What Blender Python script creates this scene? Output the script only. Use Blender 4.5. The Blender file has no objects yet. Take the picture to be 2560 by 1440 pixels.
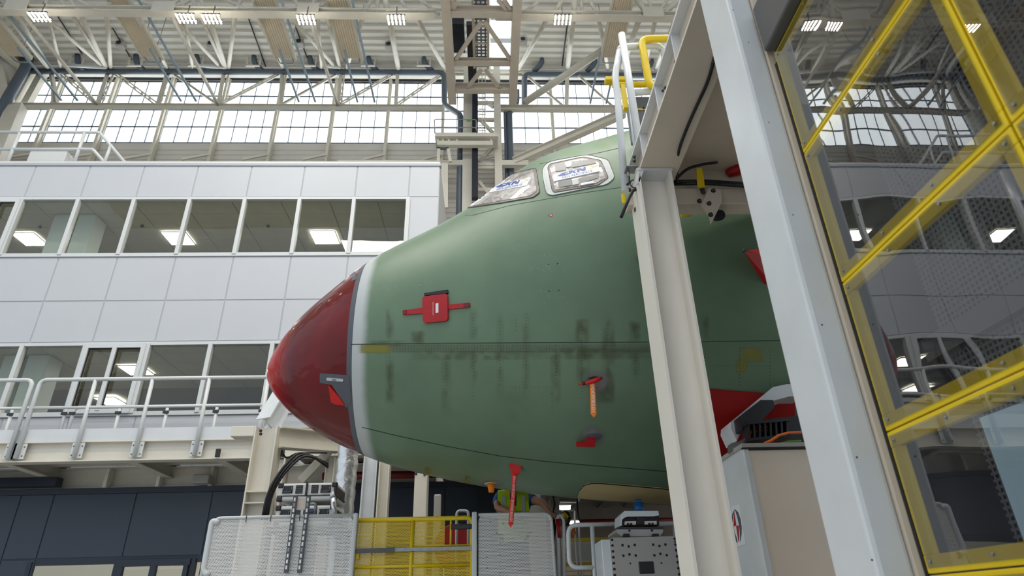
import bpy, bmesh, math, random
from mathutils import Vector, Matrix
from mathutils.bvhtree import BVHTree

random.seed(7)
scene = bpy.context.scene
COL = scene.collection

# ------------------------------------------------------------------ camera
FPX = 1589.394                      # focal length in pixels of the 2560x1440 frame
YAW, PIT, ROL = 0.04593501, 0.47581961, -0.02798842
CAM = Vector((0.0, 0.0, 1.6))
_f = Vector((math.sin(YAW)*math.cos(PIT), math.cos(YAW)*math.cos(PIT), math.sin(PIT)))
_r = Vector((math.cos(YAW), -math.sin(YAW), 0.0))
_u = _r.cross(_f)
CR = math.cos(ROL)*_r + math.sin(ROL)*_u
CU = -math.sin(ROL)*_r + math.cos(ROL)*_u
CF = _f
cam_d = bpy.data.cameras.new('camera')
cam_d.sensor_fit = 'HORIZONTAL'; cam_d.sensor_width = 36.0
cam_d.lens = FPX/2560*36.0
cam_d.clip_start = 0.05; cam_d.clip_end = 400
cam_o = bpy.data.objects.new('camera', cam_d)
m = Matrix((CR, CU, -CF)).transposed().to_4x4(); m.translation = CAM
cam_o.matrix_world = m
COL.objects.link(cam_o); scene.camera = cam_o
cam_d.dof.use_dof = True; cam_d.dof.focus_distance = 6.2; cam_d.dof.aperture_fstop = 4.0

def ray(x, y):
    return (x-1280)/FPX*CR + (720-y)/FPX*CU + CF
def at(x, y, X=None, Y=None, Z=None):
    """world point of the place that a measured pixel shows, on a plane X=, Y= or Z="""
    d = ray(x, y)
    if Y is not None: t = (Y-CAM.y)/d.y
    elif X is not None: t = (X-CAM.x)/d.x
    else: t = (Z-CAM.z)/d.z
    return CAM + t*d

# ------------------------------------------------------------------ view + world + lights
vs = scene.view_settings
scene.display_settings.display_device = 'sRGB'
vs.view_transform = 'Standard'; vs.look = 'None'; vs.gamma = 1.0; vs.use_curve_mapping = False
vs.exposure = 0.07
scene.cycles.max_bounces = 5; scene.cycles.diffuse_bounces = 3; scene.cycles.glossy_bounces = 2
scene.cycles.transparent_max_bounces = 12; scene.cycles.transmission_bounces = 4
scene.cycles.caustics_reflective = False; scene.cycles.caustics_refractive = False
scene.cycles.sample_clamp_indirect = 4.0
scene.cycles.use_adaptive_sampling = True; scene.cycles.adaptive_threshold = 0.05; scene.cycles.adaptive_min_samples = 12; scene.cycles.use_light_tree = False

w = bpy.data.worlds.new('overcast_sky'); scene.world = w; w.use_nodes = True
bg = w.node_tree.nodes['Background']
bg.inputs[0].default_value = (0.80, 0.90, 1.0, 1); bg.inputs[1].default_value = 0.85

def area_light(name, loc, sx, sy, power, color, target):
    d = bpy.data.lights.new(name, 'AREA'); d.shape = 'RECTANGLE'; d.size = sx; d.size_y = sy
    d.energy = power; d.color = color
    o = bpy.data.objects.new(name, d); COL.objects.link(o); o.location = loc
    o.rotation_euler = (Vector(target)-Vector(loc)).to_track_quat('-Z', 'Y').to_euler()
    return o
# rows of high-bay lamps under the roof, beyond and above the view
for k, (x, y) in enumerate(((-9, 1.5), (0, 1.5), (9, 1.5), (-8, 6.5), (0, 6.5), (8, 6.5), (-5, -5), (5, -5))):
    area_light('high_bay_row_light', (x, y, 20.3), 6.0, 1.2, 480, (1.0, 0.96, 0.88), (x, y, 0))

# ------------------------------------------------------------------ colours and materials
def lin(c):
    c = c/255.0
    return c/12.92 if c <= 0.04045 else ((c+0.055)/1.055)**2.4
def rgb(r, g, b): return (lin(r), lin(g), lin(b), 1.0)

MATS = {}
def mat(name, col, rough=0.5, metal=0.0, var=0.0, scale=6.0, bump=0.0, bscale=60.0, coat=0.0, emit=0.0, stretch=None, spec=0.5):
    if name in MATS: return MATS[name]
    M = bpy.data.materials.new(name); M.use_nodes = True; MATS[name] = M
    nt = M.node_tree; b = nt.nodes['Principled BSDF']
    b.inputs['Base Color'].default_value = col; b.inputs['Roughness'].default_value = rough
    b.inputs['Metallic'].default_value = metal; b.inputs['Specular IOR Level'].default_value = spec
    if coat: b.inputs['Coat Weight'].default_value = coat; b.inputs['Coat Roughness'].default_value = 0.08
    if emit:
        b.inputs['Emission Color'].default_value = col; b.inputs['Emission Strength'].default_value = emit
    if var or bump:
        tc = nt.nodes.new('ShaderNodeTexCoord'); mp = nt.nodes.new('ShaderNodeMapping')
        nt.links.new(tc.outputs['Object'], mp.inputs[0])
        if stretch: mp.inputs['Scale'].default_value = stretch
    if var:
        n = nt.nodes.new('ShaderNodeTexNoise'); n.inputs['Scale'].default_value = scale; n.inputs['Detail'].default_value = 5
        nt.links.new(mp.outputs[0], n.inputs['Vector'])
        r = nt.nodes.new('ShaderNodeMapRange')
        r.inputs[1].default_value = 0.3; r.inputs[2].default_value = 0.7
        r.inputs[3].default_value = 1-var; r.inputs[4].default_value = 1+var*0.4
        nt.links.new(n.outputs[0], r.inputs[0])
        mx = nt.nodes.new('ShaderNodeMix'); mx.data_type = 'RGBA'; mx.blend_type = 'MULTIPLY'
        mx.inputs[0].default_value = 1.0; mx.inputs[6].default_value = col
        nt.links.new(r.outputs[0], mx.inputs[7]); nt.links.new(mx.outputs[2], b.inputs['Base Color'])
    if bump:
        n2 = nt.nodes.new('ShaderNodeTexNoise'); n2.inputs['Scale'].default_value = bscale
        nt.links.new(mp.outputs[0], n2.inputs['Vector'])
        bp = nt.nodes.new('ShaderNodeBump'); bp.inputs['Strength'].default_value = bump; bp.inputs['Distance'].default_value = 0.02
        nt.links.new(n2.outputs[0], bp.inputs['Height']); nt.links.new(bp.outputs[0], b.inputs['Normal'])
    return M

mat('white_paint', rgb(214, 216, 218), 0.35, var=0.05, scale=3)
mat('near_paint', rgb(216, 219, 221), 0.32, var=0.06, scale=5)
mat('cream_steel', rgb(222, 216, 202), 0.45, var=0.07, scale=2)
mat('slim_paint', rgb(240, 233, 222), 0.35, var=0.04, scale=3)
mat('dock_cream', rgb(214, 201, 184), 0.42, var=0.06, scale=3)
mat('panel_white', rgb(196, 198, 203), 0.4, var=0.02, scale=1.0)
mat('joint_white', rgb(176, 179, 183), 0.5)
mat('frame_white', rgb(212, 214, 214), 0.35)
mat('slate', rgb(60, 69, 83), 0.4, var=0.06, scale=1.5)
mat('slate_joint', rgb(48, 56, 69), 0.5)
mat('yellow_paint', rgb(232, 200, 18), 0.3, var=0.08, scale=5)
mat('yellow_dull', rgb(190, 165, 40), 0.5)
mat('red_cover', rgb(176, 12, 20), 0.4, var=0.12, scale=6, bump=0.15, bscale=14)
mat('red_cloth', rgb(206, 24, 18), 0.65, var=0.15, scale=9, bump=0.3, bscale=18)
mat('red_blank', rgb(165, 10, 10), 0.6, var=0.15, scale=3)
mat('orange_cloth', rgb(240, 128, 10), 0.6)
mat('black_rubber', rgb(24, 24, 27), 0.5)
mat('black_plastic', rgb(34, 34, 38), 0.4)
mat('dark_metal', rgb(70, 72, 76), 0.4, 0.6)
mat('bolt_steel', rgb(88, 86, 84), 0.4, 0.7)
mat('galvanised', rgb(150, 152, 152), 0.4, 0.7, var=0.15, scale=20)
mat('foil', rgb(222, 223, 225), 0.34, 0.85, bump=0.8, bscale=11)
mat('conduit_blue', rgb(158, 178, 194), 0.35, 0.3)
mat('pipe_grey', rgb(92, 103, 116), 0.4)
mat('duct_navy', rgb(28, 34, 46), 0.35)
mat('cladding', rgb(216, 211, 202), 0.5, var=0.06, scale=1.2)
mat('decking', rgb(226, 222, 212), 0.5, var=0.06, scale=0.8)
mat('heater_tan', rgb(222, 206, 180), 0.45, 0.0, var=0.06, scale=3)
mat('floor_grey', rgb(176, 177, 176), 0.35, var=0.15, scale=0.6)
mat('office_dark', rgb(150, 146, 134), 0.8)
mat('office_tile', rgb(205, 200, 186), 0.85, var=0.05, scale=3)
mat('office_wall', rgb(150, 146, 136), 0.8)
mat('pillar_green', rgb(216, 221, 216), 0.6)
mat('sticker_white', rgb(230, 232, 236), 0.35)
mat('logo_blue', rgb(34, 70, 150), 0.4)
mat('logo_yellow', rgb(240, 205, 40), 0.4)
mat('text_white', rgb(245, 240, 232), 0.6)
mat('text_pale', rgb(235, 200, 190), 0.6)
mat('skin_tone', rgb(186, 128, 100), 0.5, var=0.08, scale=9)
mat('hair_dark', rgb(46, 34, 28), 0.7)
mat('tshirt_blue', rgb(48, 104, 168), 0.8, var=0.15, scale=7, bump=0.5, bscale=9)
mat('trousers_navy', rgb(36, 42, 60), 0.85)
mat('hivis', rgb(200, 232, 30), 0.6, var=0.08, scale=8, bump=0.4, bscale=8)
mat('hivis_grey', rgb(190, 196, 190), 0.4)
mat('tan_primer', rgb(196, 176, 128), 0.5, var=0.06, scale=5)
mat('case_white', rgb(216, 216, 214), 0.4)
mat('grey_panel', rgb(84, 82, 82), 0.5)
mat('machine_grey', rgb(168, 164, 158), 0.5, var=0.05, scale=3)
mat('cabinet_side', rgb(232, 216, 198), 0.4, var=0.06, scale=2)
mat('pale_blue', rgb(176, 204, 214), 0.35)
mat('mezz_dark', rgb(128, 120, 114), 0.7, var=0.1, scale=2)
mat('red_pipe', rgb(120, 18, 22), 0.4)
mat('seal_grey', rgb(84, 88, 96), 0.45)
mat('seam_dark', rgb(40, 50, 42), 0.7)
mat('rivet_dark', rgb(52, 60, 50), 0.6)
mat('rivet_pale', rgb(190, 205, 190), 0.5)
mat('plate_grey', rgb(196, 200, 198), 0.4, var=0.03, scale=10)
mat('window_gap', rgb(122, 108, 106), 0.4)
mat('window_dark', rgb(118, 116, 114), 0.35)
mat('cable_orange', rgb(226, 112, 40), 0.5)
mat('cable_green', rgb(96, 150, 50), 0.5)
mat('lamp_tube', (1.0, 0.93, 0.80, 1), 0.4, emit=24.0)
mat('office_lamp', (1.0, 0.98, 0.94, 1), 0.4, emit=16.0)
mat('sky_pane', (0.90, 0.965, 1.0, 1), 0.25, emit=2.4)
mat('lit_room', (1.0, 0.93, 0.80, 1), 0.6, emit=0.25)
mat('strip_lamp', (1.0, 0.96, 0.92, 1), 0.4, emit=4.0)
mat('blue_motor', rgb(20, 82, 140), 0.4)
mat('led_red', (0.8, 0.05, 0.02, 1), 0.4, emit=1.0)
mat('cloth_tape', rgb(210, 190, 60), 0.6)

for _n in ('office_lamp', 'sky_pane', 'lamp_tube', 'strip_lamp'): MATS[_n].cycles.emission_sampling = 'FRONT'
for _n in ('lit_room', 'led_red'): MATS[_n].cycles.emission_sampling = 'NONE'

def nodes_of(name):
    M = bpy.data.materials.new(name); M.use_nodes = True; MATS[name] = M
    nt = M.node_tree; nt.nodes.clear()
    out = nt.nodes.new('ShaderNodeOutputMaterial')
    return M, nt, out
def math_n(nt, op, a, b=None, c=None):
    n = nt.nodes.new('ShaderNodeMath'); n.operation = op
    for i, v in enumerate((a, b, c)):
        if v is None: continue
        if isinstance(v, (int, float)): n.inputs[i].default_value = v
        else: nt.links.new(v, n.inputs[i])
    return n.outputs[0]

def glass_mat(name, tint, ior=1.5, gain=1.0, rough=0.0, wav=0.0, wscale=1.2):
    M, nt, out = nodes_of(name)
    tr = nt.nodes.new('ShaderNodeBsdfTransparent'); tr.inputs[0].default_value = tint
    gl = nt.nodes.new('ShaderNodeBsdfGlossy'); gl.inputs['Roughness'].default_value = rough
    lw = nt.nodes.new('ShaderNodeLayerWeight'); lw.inputs['Blend'].default_value = 0.5
    ge = nt.nodes.new('ShaderNodeNewGeometry'); f0 = ((ior-1)/(ior+1))**2
    fz = math_n(nt, 'ADD', math_n(nt, 'MULTIPLY', math_n(nt, 'POWER', lw.outputs['Facing'], 5.0), 1-f0), f0)
    f2 = math_n(nt, 'MINIMUM', math_n(nt, 'MULTIPLY', fz, gain), 1.0)
    f2 = math_n(nt, 'MULTIPLY', f2, math_n(nt, 'SUBTRACT', 1.0, ge.outputs['Backfacing']))
    mx = nt.nodes.new('ShaderNodeMixShader')
    nt.links.new(f2, mx.inputs[0]); nt.links.new(tr.outputs[0], mx.inputs[1]); nt.links.new(gl.outputs[0], mx.inputs[2])
    nt.links.new(mx.outputs[0], out.inputs[0])
    if wav:
        tc = nt.nodes.new('ShaderNodeTexCoord'); n = nt.nodes.new('ShaderNodeTexNoise')
        n.inputs['Scale'].default_value = wscale; n.inputs['Detail'].default_value = 1.0
        nt.links.new(tc.outputs['Object'], n.inputs['Vector'])
        bp = nt.nodes.new('ShaderNodeBump'); bp.inputs['Strength'].default_value = wav; bp.inputs['Distance'].default_value = 0.1
        nt.links.new(n.outputs[0], bp.inputs['Height']); nt.links.new(bp.outputs[0], gl.inputs['Normal'])
    return M
glass_mat('office_glass', (0.90, 0.92, 0.88, 1), 1.5, 2.2, 0.0, 0.02, 0.9)
glass_mat('clear_acrylic', (0.80, 0.80, 0.82, 1), 1.5, 3.7, 0.01, 0.022, 2.6)

def film_mat(name):
    M, nt, out = nodes_of(name)
    b = nt.nodes.new('ShaderNodeBsdfPrincipled')
    b.inputs['Base Color'].default_value = rgb(188, 180, 176); b.inputs['Roughness'].default_value = 0.18
    b.inputs['Coat Weight'].default_value = 0.6
    tc = nt.nodes.new('ShaderNodeTexCoord'); n = nt.nodes.new('ShaderNodeTexNoise')
    n.inputs['Scale'].default_value = 7; n.inputs['Detail'].default_value = 6; n.inputs['Distortion'].default_value = 1.5
    nt.links.new(tc.outputs['Object'], n.inputs['Vector'])
    bp = nt.nodes.new('ShaderNodeBump'); bp.inputs['Strength'].default_value = 0.8; bp.inputs['Distance'].default_value = 0.05
    nt.links.new(n.outputs[0], bp.inputs['Height']); nt.links.new(bp.outputs[0], b.inputs['Normal'])
    r = nt.nodes.new('ShaderNodeMapRange'); r.inputs[1].default_value = 0.35; r.inputs[2].default_value = 0.65
    r.inputs[3].default_value = 0.45; r.inputs[4].default_value = 1.0
    nt.links.new(n.outputs[0], r.inputs[0])
    mx = nt.nodes.new('ShaderNodeMix'); mx.data_type = 'RGBA'; mx.blend_type = 'MULTIPLY'; mx.inputs[0].default_value = 1
    mx.inputs[6].default_value = rgb(205, 198, 194); nt.links.new(r.outputs[0], mx.inputs[7])
    nt.links.new(mx.outputs[2], b.inputs['Base Color'])
    nt.links.new(b.outputs[0], out.inputs[0])
film_mat('wrap_film')

def perf_mat(name, col, pitch, rad, axes=('X', 'Z'), square=False, rough=0.4):
    """sheet metal with a fine grid of punched holes (object coordinates)"""
    M, nt, out = nodes_of(name)
    b = nt.nodes.new('ShaderNodeBsdfPrincipled'); b.inputs['Base Color'].default_value = col; b.inputs['Roughness'].default_value = rough
    tr = nt.nodes.new('ShaderNodeBsdfTransparent')
    tc = nt.nodes.new('ShaderNodeTexCoord'); sp = nt.nodes.new('ShaderNodeSeparateXYZ')
    nt.links.new(tc.outputs['Object'], sp.inputs[0])
    u = math_n(nt, 'MULTIPLY', sp.outputs[axes[0]], 1/pitch); v = math_n(nt, 'MULTIPLY', sp.outputs[axes[1]], 1/pitch)
    if not square:
        v = math_n(nt, 'MULTIPLY', v, 1.1547)
        row = math_n(nt, 'MODULO', math_n(nt, 'FLOOR', math_n(nt, 'ADD', v, 1000)), 2.0)
        u = math_n(nt, 'ADD', u, math_n(nt, 'MULTIPLY', row, 0.5))
    fu = math_n(nt, 'SUBTRACT', math_n(nt, 'FRACT', math_n(nt, 'ADD', u, 1000)), 0.5)
    fv = math_n(nt, 'SUBTRACT', math_n(nt, 'FRACT', math_n(nt, 'ADD', v, 1000)), 0.5)
    if square: d = math_n(nt, 'MAXIMUM', math_n(nt, 'ABSOLUTE', fu), math_n(nt, 'ABSOLUTE', fv))
    else: d = math_n(nt, 'SQRT', math_n(nt, 'ADD', math_n(nt, 'MULTIPLY', fu, fu), math_n(nt, 'MULTIPLY', fv, fv)))
    hole = math_n(nt, 'LESS_THAN', d, rad)
    mx = nt.nodes.new('ShaderNodeMixShader')
    nt.links.new(hole, mx.inputs[0]); nt.links.new(b.outputs[0], mx.inputs[1]); nt.links.new(tr.outputs[0], mx.inputs[2])
    nt.links.new(mx.outputs[0], out.inputs[0])
perf_mat('perf_white', rgb(238, 235, 230), 0.016, 0.30)
perf_mat('perf_yellow', rgb(226, 192, 20), 0.016, 0.30)
perf_mat('perf_grey', rgb(96, 95, 96), 0.030, 0.28, ('Y', 'Z'), True)
perf_mat('perf_tray', rgb(120, 128, 138), 0.16, 0.30, ('X', 'Y'), True)

def soft_mat(name, col, rough=0.5):
    """paint sprayed with a soft edge: coverage from the point attribute 'cover'"""
    M, nt, out = nodes_of(name)
    b = nt.nodes.new('ShaderNodeBsdfPrincipled'); b.inputs['Base Color'].default_value = col; b.inputs['Roughness'].default_value = rough
    tr = nt.nodes.new('ShaderNodeBsdfTransparent')
    a = nt.nodes.new('ShaderNodeAttribute'); a.attribute_name = 'cover'
    mx = nt.nodes.new('ShaderNodeMixShader')
    nt.links.new(a.outputs['Fac'], mx.inputs[0]); nt.links.new(tr.outputs[0], mx.inputs[1]); nt.links.new(b.outputs[0], mx.inputs[2])
    nt.links.new(mx.outputs[0], out.inputs[0])
soft_mat('halo_pink', rgb(150, 140, 146)); soft_mat('tint_yellow', rgb(160, 150, 50)); soft_mat('tint_green', rgb(150, 195, 130))
soft_mat('stain_brown', rgb(96, 94, 64), 0.6)

# ------------------------------------------------------------------ object helpers
ORG = {}
def link(o): COL.objects.link(o); return o
def props(o, label=None, cat=None, group=None, kind=None):
    if label: o['label'] = label
    if cat: o['category'] = cat
    if group: o['group'] = group
    if kind: o['kind'] = kind
    return o
def thing(name, label, cat, loc=(0, 0, 0), group=None):
    o = link(bpy.data.objects.new(name, None)); o.location = loc; o.empty_display_size = 0.1
    ORG[o.name] = Vector(loc)
    return props(o, label, cat, group)
def org(o): return ORG.get(o.name, Vector((0, 0, 0)))

def fillet(pts, rad, k=5):
    pts = [Vector(p) for p in pts]; out = [pts[0]]
    for a, b, c in zip(pts, pts[1:], pts[2:]):
        u = (a-b); v = (c-b); r = min(rad, u.length*0.49, v.length*0.49)
        p, q = b+u.normalized()*r, b+v.normalized()*r
        for i in range(k+1):
            t = i/k; out.append((1-t)**2*p+2*t*(1-t)*b+t*t*q)
    out.append(pts[-1]); return out

class MB:
    def __init__(s): s.v = []; s.f = []; s.sm = []
    def add(s, vs, fs, smooth=False):
        o = len(s.v); s.v += [Vector(p) for p in vs]
        for f in fs: s.f.append([i+o for i in f]); s.sm.append(smooth)
        return s
    def box(s, a, b):
        x0, x1 = sorted((a[0], b[0])); y0, y1 = sorted((a[1], b[1])); z0, z1 = sorted((a[2], b[2]))
        v = [(x, y, z) for z in (z0, z1) for y in (y0, y1) for x in (x0, x1)]
        return s.add(v, [(0, 2, 3, 1), (4, 5, 7, 6), (0, 1, 5, 4), (2, 6, 7, 3), (0, 4, 6, 2), (1, 3, 7, 5)])
    def cbox(s, a, b, c=0.01):
        """box with chamfered edges"""
        bm = bmesh.new(); bmesh.ops.create_cube(bm, size=1)
        lo = Vector([min(a[i], b[i]) for i in range(3)]); hi = Vector([max(a[i], b[i]) for i in range(3)])
        for v in bm.verts: v.co = Vector([(lo[i]+hi[i])/2+v.co[i]*(hi[i]-lo[i]) for i in range(3)])
        c = min(c, min(hi-lo)*0.45)
        bmesh.ops.bevel(bm, geom=bm.edges[:], offset=c, segments=2, affect='EDGES', profile=0.5)
        bm.verts.index_update(); s.add([v.co.copy() for v in bm.verts], [[v.index for v in f.verts] for f in bm.faces]); bm.free(); return s
    def frame(s, p, q, up):
        d = (Vector(q)-Vector(p)).normalized(); up = Vector(up)
        if abs(d.dot(up)) > 0.98: up = Vector((1, 0, 0)) if abs(d.x) < 0.9 else Vector((0, 1, 0))
        side = d.cross(up).normalized(); u = side.cross(d).normalized()
        return d, side, u
    def sect(s, p, q, prof, up=(0, 0, 1), smooth=False):
        """extrude a closed 2-D section (side, up) from p to q"""
        p, q = Vector(p), Vector(q); d, sd, u = s.frame(p, q, up); n = len(prof)
        v = [p+sd*a+u*b for a, b in prof]+[q+sd*a+u*b for a, b in prof]
        f = [(i, (i+1) % n, (i+1) % n+n, i+n) for i in range(n)]+[list(range(n))[::-1], list(range(n, 2*n))]
        return s.add(v, f, smooth)
    def bar(s, p, q, w, h, up=(0, 0, 1)):
        return s.sect(p, q, [(-w/2, -h/2), (w/2, -h/2), (w/2, h/2), (-w/2, h/2)], up)
    def ibeam(s, p, q, w, h, t=0.02, up=(0, 0, 1), tw=None):
        tw = tw or t; W, H, k = w/2, h/2, tw/2
        return s.sect(p, q, [(-W, -H), (W, -H), (W, -H+t), (k, -H+t), (k, H-t), (W, H-t), (W, H), (-W, H), (-W, H-t), (-k, H-t), (-k, -H+t), (-W, -H+t)], up)
    def tube(s, pts, r, n=10, rr=None):
        pts = [Vector(p) for p in pts]; m = len(pts); base = len(s.v)
        ref = None
        for i, p in enumerate(pts):
            d = (pts[min(i+1, m-1)]-pts[max(i-1, 0)]).normalized()
            if ref is None:
                ref = Vector((0, 0, 1)) if abs(d.z) < 0.9 else Vector((0, 1, 0))
            a = d.cross(ref).normalized(); b = a.cross(d).normalized(); ref = b
            R = rr[i] if rr else r
            for k in range(n):
                t = 2*math.pi*k/n; s.v.append(p+a*math.cos(t)*R+b*math.sin(t)*R)
        for i in range(m-1):
            for k in range(n):
                s.f.append([base+i*n+k, base+i*n+(k+1) % n, base+(i+1)*n+(k+1) % n, base+(i+1)*n+k]); s.sm.append(True)
        s.f.append([base+k for k in range(n)][::-1]); s.sm.append(False)
        s.f.append([base+(m-1)*n+k for k in range(n)]); s.sm.append(False)
        return s
    def cyl(s, p, q, r, n=16): return s.tube([p, q], r, n)
    def prism(s, poly, off):
        """planar polygon thickened by the vector off"""
        n = len(poly); off = Vector(off); P = [Vector(p) for p in poly]
        return s.add(P+[p+off for p in P], [list(range(n)), list(range(n, 2*n))[::-1]]+[(i, i+n, (i+1) % n+n, (i+1) % n) for i in range(n)])
    def ball(s, c, r, n=12, sc=(1, 1, 1)):
        c = Vector(c); v = []; f = []
        for i in range(n//2+1):
            a = math.pi*i/(n//2)
            for k in range(n):
                t = 2*math.pi*k/n; v.append(c+Vector((r*sc[0]*math.sin(a)*math.cos(t), r*sc[1]*math.sin(a)*math.sin(t), r*sc[2]*math.cos(a))))
        for i in range(n//2):
            for k in range(n): f.append([i*n+k, (i+1)*n+k, (i+1)*n+(k+1) % n, i*n+(k+1) % n])
        return s.add(v, f, True)
    def build(s, name, material, parent=None, label=None, cat=None, group=None, kind=None, fix=True):
        if parent is not None: o0 = org(parent)
        else:
            o0 = Vector((sum(v.x for v in s.v), sum(v.y for v in s.v), 0))/max(1, len(s.v)); o0.z = min(v.z for v in s.v)
        me = bpy.data.meshes.new(name); me.from_pydata([v-o0 for v in s.v], [], s.f)
        if fix:
            bm = bmesh.new(); bm.from_mesh(me); bmesh.ops.recalc_face_normals(bm, faces=bm.faces); bm.to_mesh(me); bm.free()
        me.polygons.foreach_set('use_smooth', s.sm); me.update()
        me.materials.append(MATS[material])
        o = link(bpy.data.objects.new(name, me))
        if parent is None: o.location = o0
        else: o.parent = parent
        ORG[o.name] = o0
        return props(o, label, cat, group, kind)
def copy_part(src, dloc, parent=None):
    """a piece that shares its mesh with an alike piece"""
    o = link(src.copy()); o.parent = parent if parent is not None else src.parent
    o.location = Vector(src.location)+Vector(dloc); ORG[o.name] = org(src)+Vector(dloc); return o

def text_mesh(body, size=1.0, shear=0.0, spacing=1.0):
    cu = bpy.data.curves.new('lettering', 'FONT'); cu.body = body; cu.size = size; cu.shear = shear; cu.space_character = spacing
    cu.resolution_u = 3
    ob = link(bpy.data.objects.new('lettering', cu)); dg = bpy.context.evaluated_depsgraph_get(); dg.update()
    me = bpy.data.meshes.new_from_object(ob.evaluated_get(dg))
    V = [(v.co.x, v.co.y) for v in me.vertices]; F = [list(p.vertices) for p in me.polygons]
    bpy.data.objects.remove(ob); bpy.data.curves.remove(cu); bpy.data.meshes.remove(me)
    x0 = min(v[0] for v in V); x1 = max(v[0] for v in V); y0 = min(v[1] for v in V); y1 = max(v[1] for v in V)
    return [((x-x0)/(x1-x0), (y-y0)/(y1-y0)) for x, y in V], F
# ================================================================== THE HALL
YB = 22.0; ZC = 24.0; ZT = 20.76; ZN = 23.7      # back wall, roof deck, lower chord level, upper node level
XL, XR = -20.6, 14.0
b = MB(); b.box((-30, -14, -0.1), (30, 24, 0)); b.build('floor', 'floor_grey', kind='structure')
# roof deck: trapezoidal sheeting, ribs run across the hall
b = MB(); prof = []; y = 11.0
while y < YB+0.2:
    prof += [(y, ZC+0.09), (y+0.10, ZC+0.09), (y+0.16, ZC), (y+0.30, ZC)]; y += 0.36
V = [(XL-2, a, z) for a, z in prof]+[(XR, a, z) for a, z in prof]; n = len(prof)
b.add(V, [(i, i+1, i+1+n, i+n) for i in range(n-1)])
b.build('ceiling', 'decking', kind='structure', fix=False)
b = MB(); b.box((XL-2, -9.0, ZC+0.1), (XR, 11.2, ZC+0.3)); b.build('ceiling', 'decking', kind='structure')
# back wall below the glazing: horizontal corrugated cladding
b = MB(); prof = []; z = 0.0
while z < 20.0:
    prof += [(z, YB), (z+0.12, YB), (z+0.15, YB+0.04), (z+0.22, YB+0.04)]; z += 0.25
prof.append((20.1, YB)); n = len(prof)
b.add([(XL-1, yy, zz) for zz, yy in prof]+[(XR, yy, zz) for zz, yy in prof], [(i, i+1, i+1+n, i+n) for i in range(n-1)])
b.build('wall_back', 'cladding', kind='structure', fix=False)
b = MB(); b.box((XL-1, YB, 23.69), (XR, YB+0.2, ZC+0.2)); b.build('trim_1', 'cladding', kind='structure')
b = MB(); b.box((XL, YB-0.12, 23.78), (XR, YB-0.02, 23.98)); b.build('trim_2', 'duct_navy', kind='structure')
# left side wall with its edge column
b = MB(); b.box((XL-0.3, 12, 0), (XL, YB, ZC)); b.build('wall_left', 'cladding', kind='structure')
b = MB(); b.box((XR, 0, 0), (XR+0.3, YB, ZC)); b.build('wall_right', 'cladding', kind='structure')

# ---- clerestory glazing
win = thing('window_1', None, None, (-4, YB+0.05, 20.13)); win['kind'] = 'structure'
zrow = [20.13]+[at(600, yy, Y=YB).z for yy in (317, 275, 240)]+[23.69]
posts_x = [-20.2]+[-18.98+2.445*i for i in range(13)]
pitch = 2.445/4
xs0 = -20.2
src = {}
for r in range(4):
    z0, z1 = zrow[r], zrow[r+1]
    k = 0; x = -18.98-2*pitch
    while x < 11.5:
        if r not in src:
            q = MB(); q.box((x+0.02, YB+0.04, z0+0.02), (x+pitch-0.02, YB+0.06, z1-0.02))
            src[r] = (q.build('window_pane', 'sky_pane', win), x)
        else: copy_part(src[r][0], (x-src[r][1], 0, 0))
        x += pitch; k += 1
for zz in zrow:
    q = MB(); q.box((xs0, YB-0.0, zz-0.03), (11.6, YB+0.1, zz+0.03)); q.build('transom', 'pipe_grey', win)
q = None; x = -18.98-2*pitch; s0 = None
while x < 11.6:
    if s0 is None:
        q = MB(); q.box((x-0.012, YB+0.0, 20.13), (x+0.012, YB+0.08, 23.69)); s0 = q.build('glazing_bar', 'pipe_grey', win); sx = x
    else: copy_part(s0, (x-sx, 0, 0))
    x += pitch
# wall posts in front of the glazing, with a foot strut each
b0 = None
for k, x in enumerate(posts_x[1:11]):
    t = thing('glazing_post', 'cream steel wall post in front of the clerestory glazing, %s from the left' % ['first', 'second', 'third', 'fourth', 'fifth', 'sixth', 'seventh', 'eighth', 'ninth', 'tenth'][k], 'post', (x, YB-0.2, 0), 'clerestory wall posts')
    if b0 is None:
        q = MB(); q.ibeam((x, YB-0.2, 0), (x, YB-0.2, ZC-0.1), 0.12, 0.24, 0.02, up=(0, 1, 0)); b0 = q.build('post_shaft', 'cream_steel', t)
        q = MB(); q.bar((x, YB-0.3, 19.25), (x-0.75, YB-0.9, 18.5), 0.12, 0.08); b1 = q.build('strut', 'cream_steel', t)
    else:
        for s in (b0, b1):
            o = link(s.copy()); o.parent = t
q = MB(); q.box((XL, YB-1.0, 18.16), (-1.2, YB-0.75, 18.34)); q.build('wall_girt', 'cream_steel', None, 'long cream girt beam along the back wall just above the white office roof', 'beam')

# ---- lower chords of the two roof trusses and all web members
def member(parent, a, b_, r=None, w=None, h=None, m='cream_steel', name='diagonal', n=10, angle=False):
    q = MB()
    if angle:
        d = Vector((0.0, 0.0, 0.075))
        q.bar(Vector(a)+d, Vector(b_)+d, 0.06, 0.06); q.bar(Vector(a)-d, Vector(b_)-d, 0.06, 0.06)
        for i in range(1, 6):
            p = Vector(a).lerp(Vector(b_), i/6); q.bar(p-d, p+d, 0.08, 0.08, up=(1, 0, 0))
    elif r: q.tube([a, b_], r*0.68, n)
    else: q.ibeam(a, b_, w, h or w, 0.03)
    return q.build(name, m, parent)
Y1 = 15.78; Y2 = 20.5
tr = thing('roof_truss', 'front white roof truss with a long flat lower chord across the top of the picture', 'truss', (-4, Y1, ZT))
q = MB(); q.ibeam((XL, Y1, ZT), (-1.75, Y1, ZT), 0.30, 0.24, 0.03); q.build('lower_chord', 'cream_steel', tr)
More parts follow.
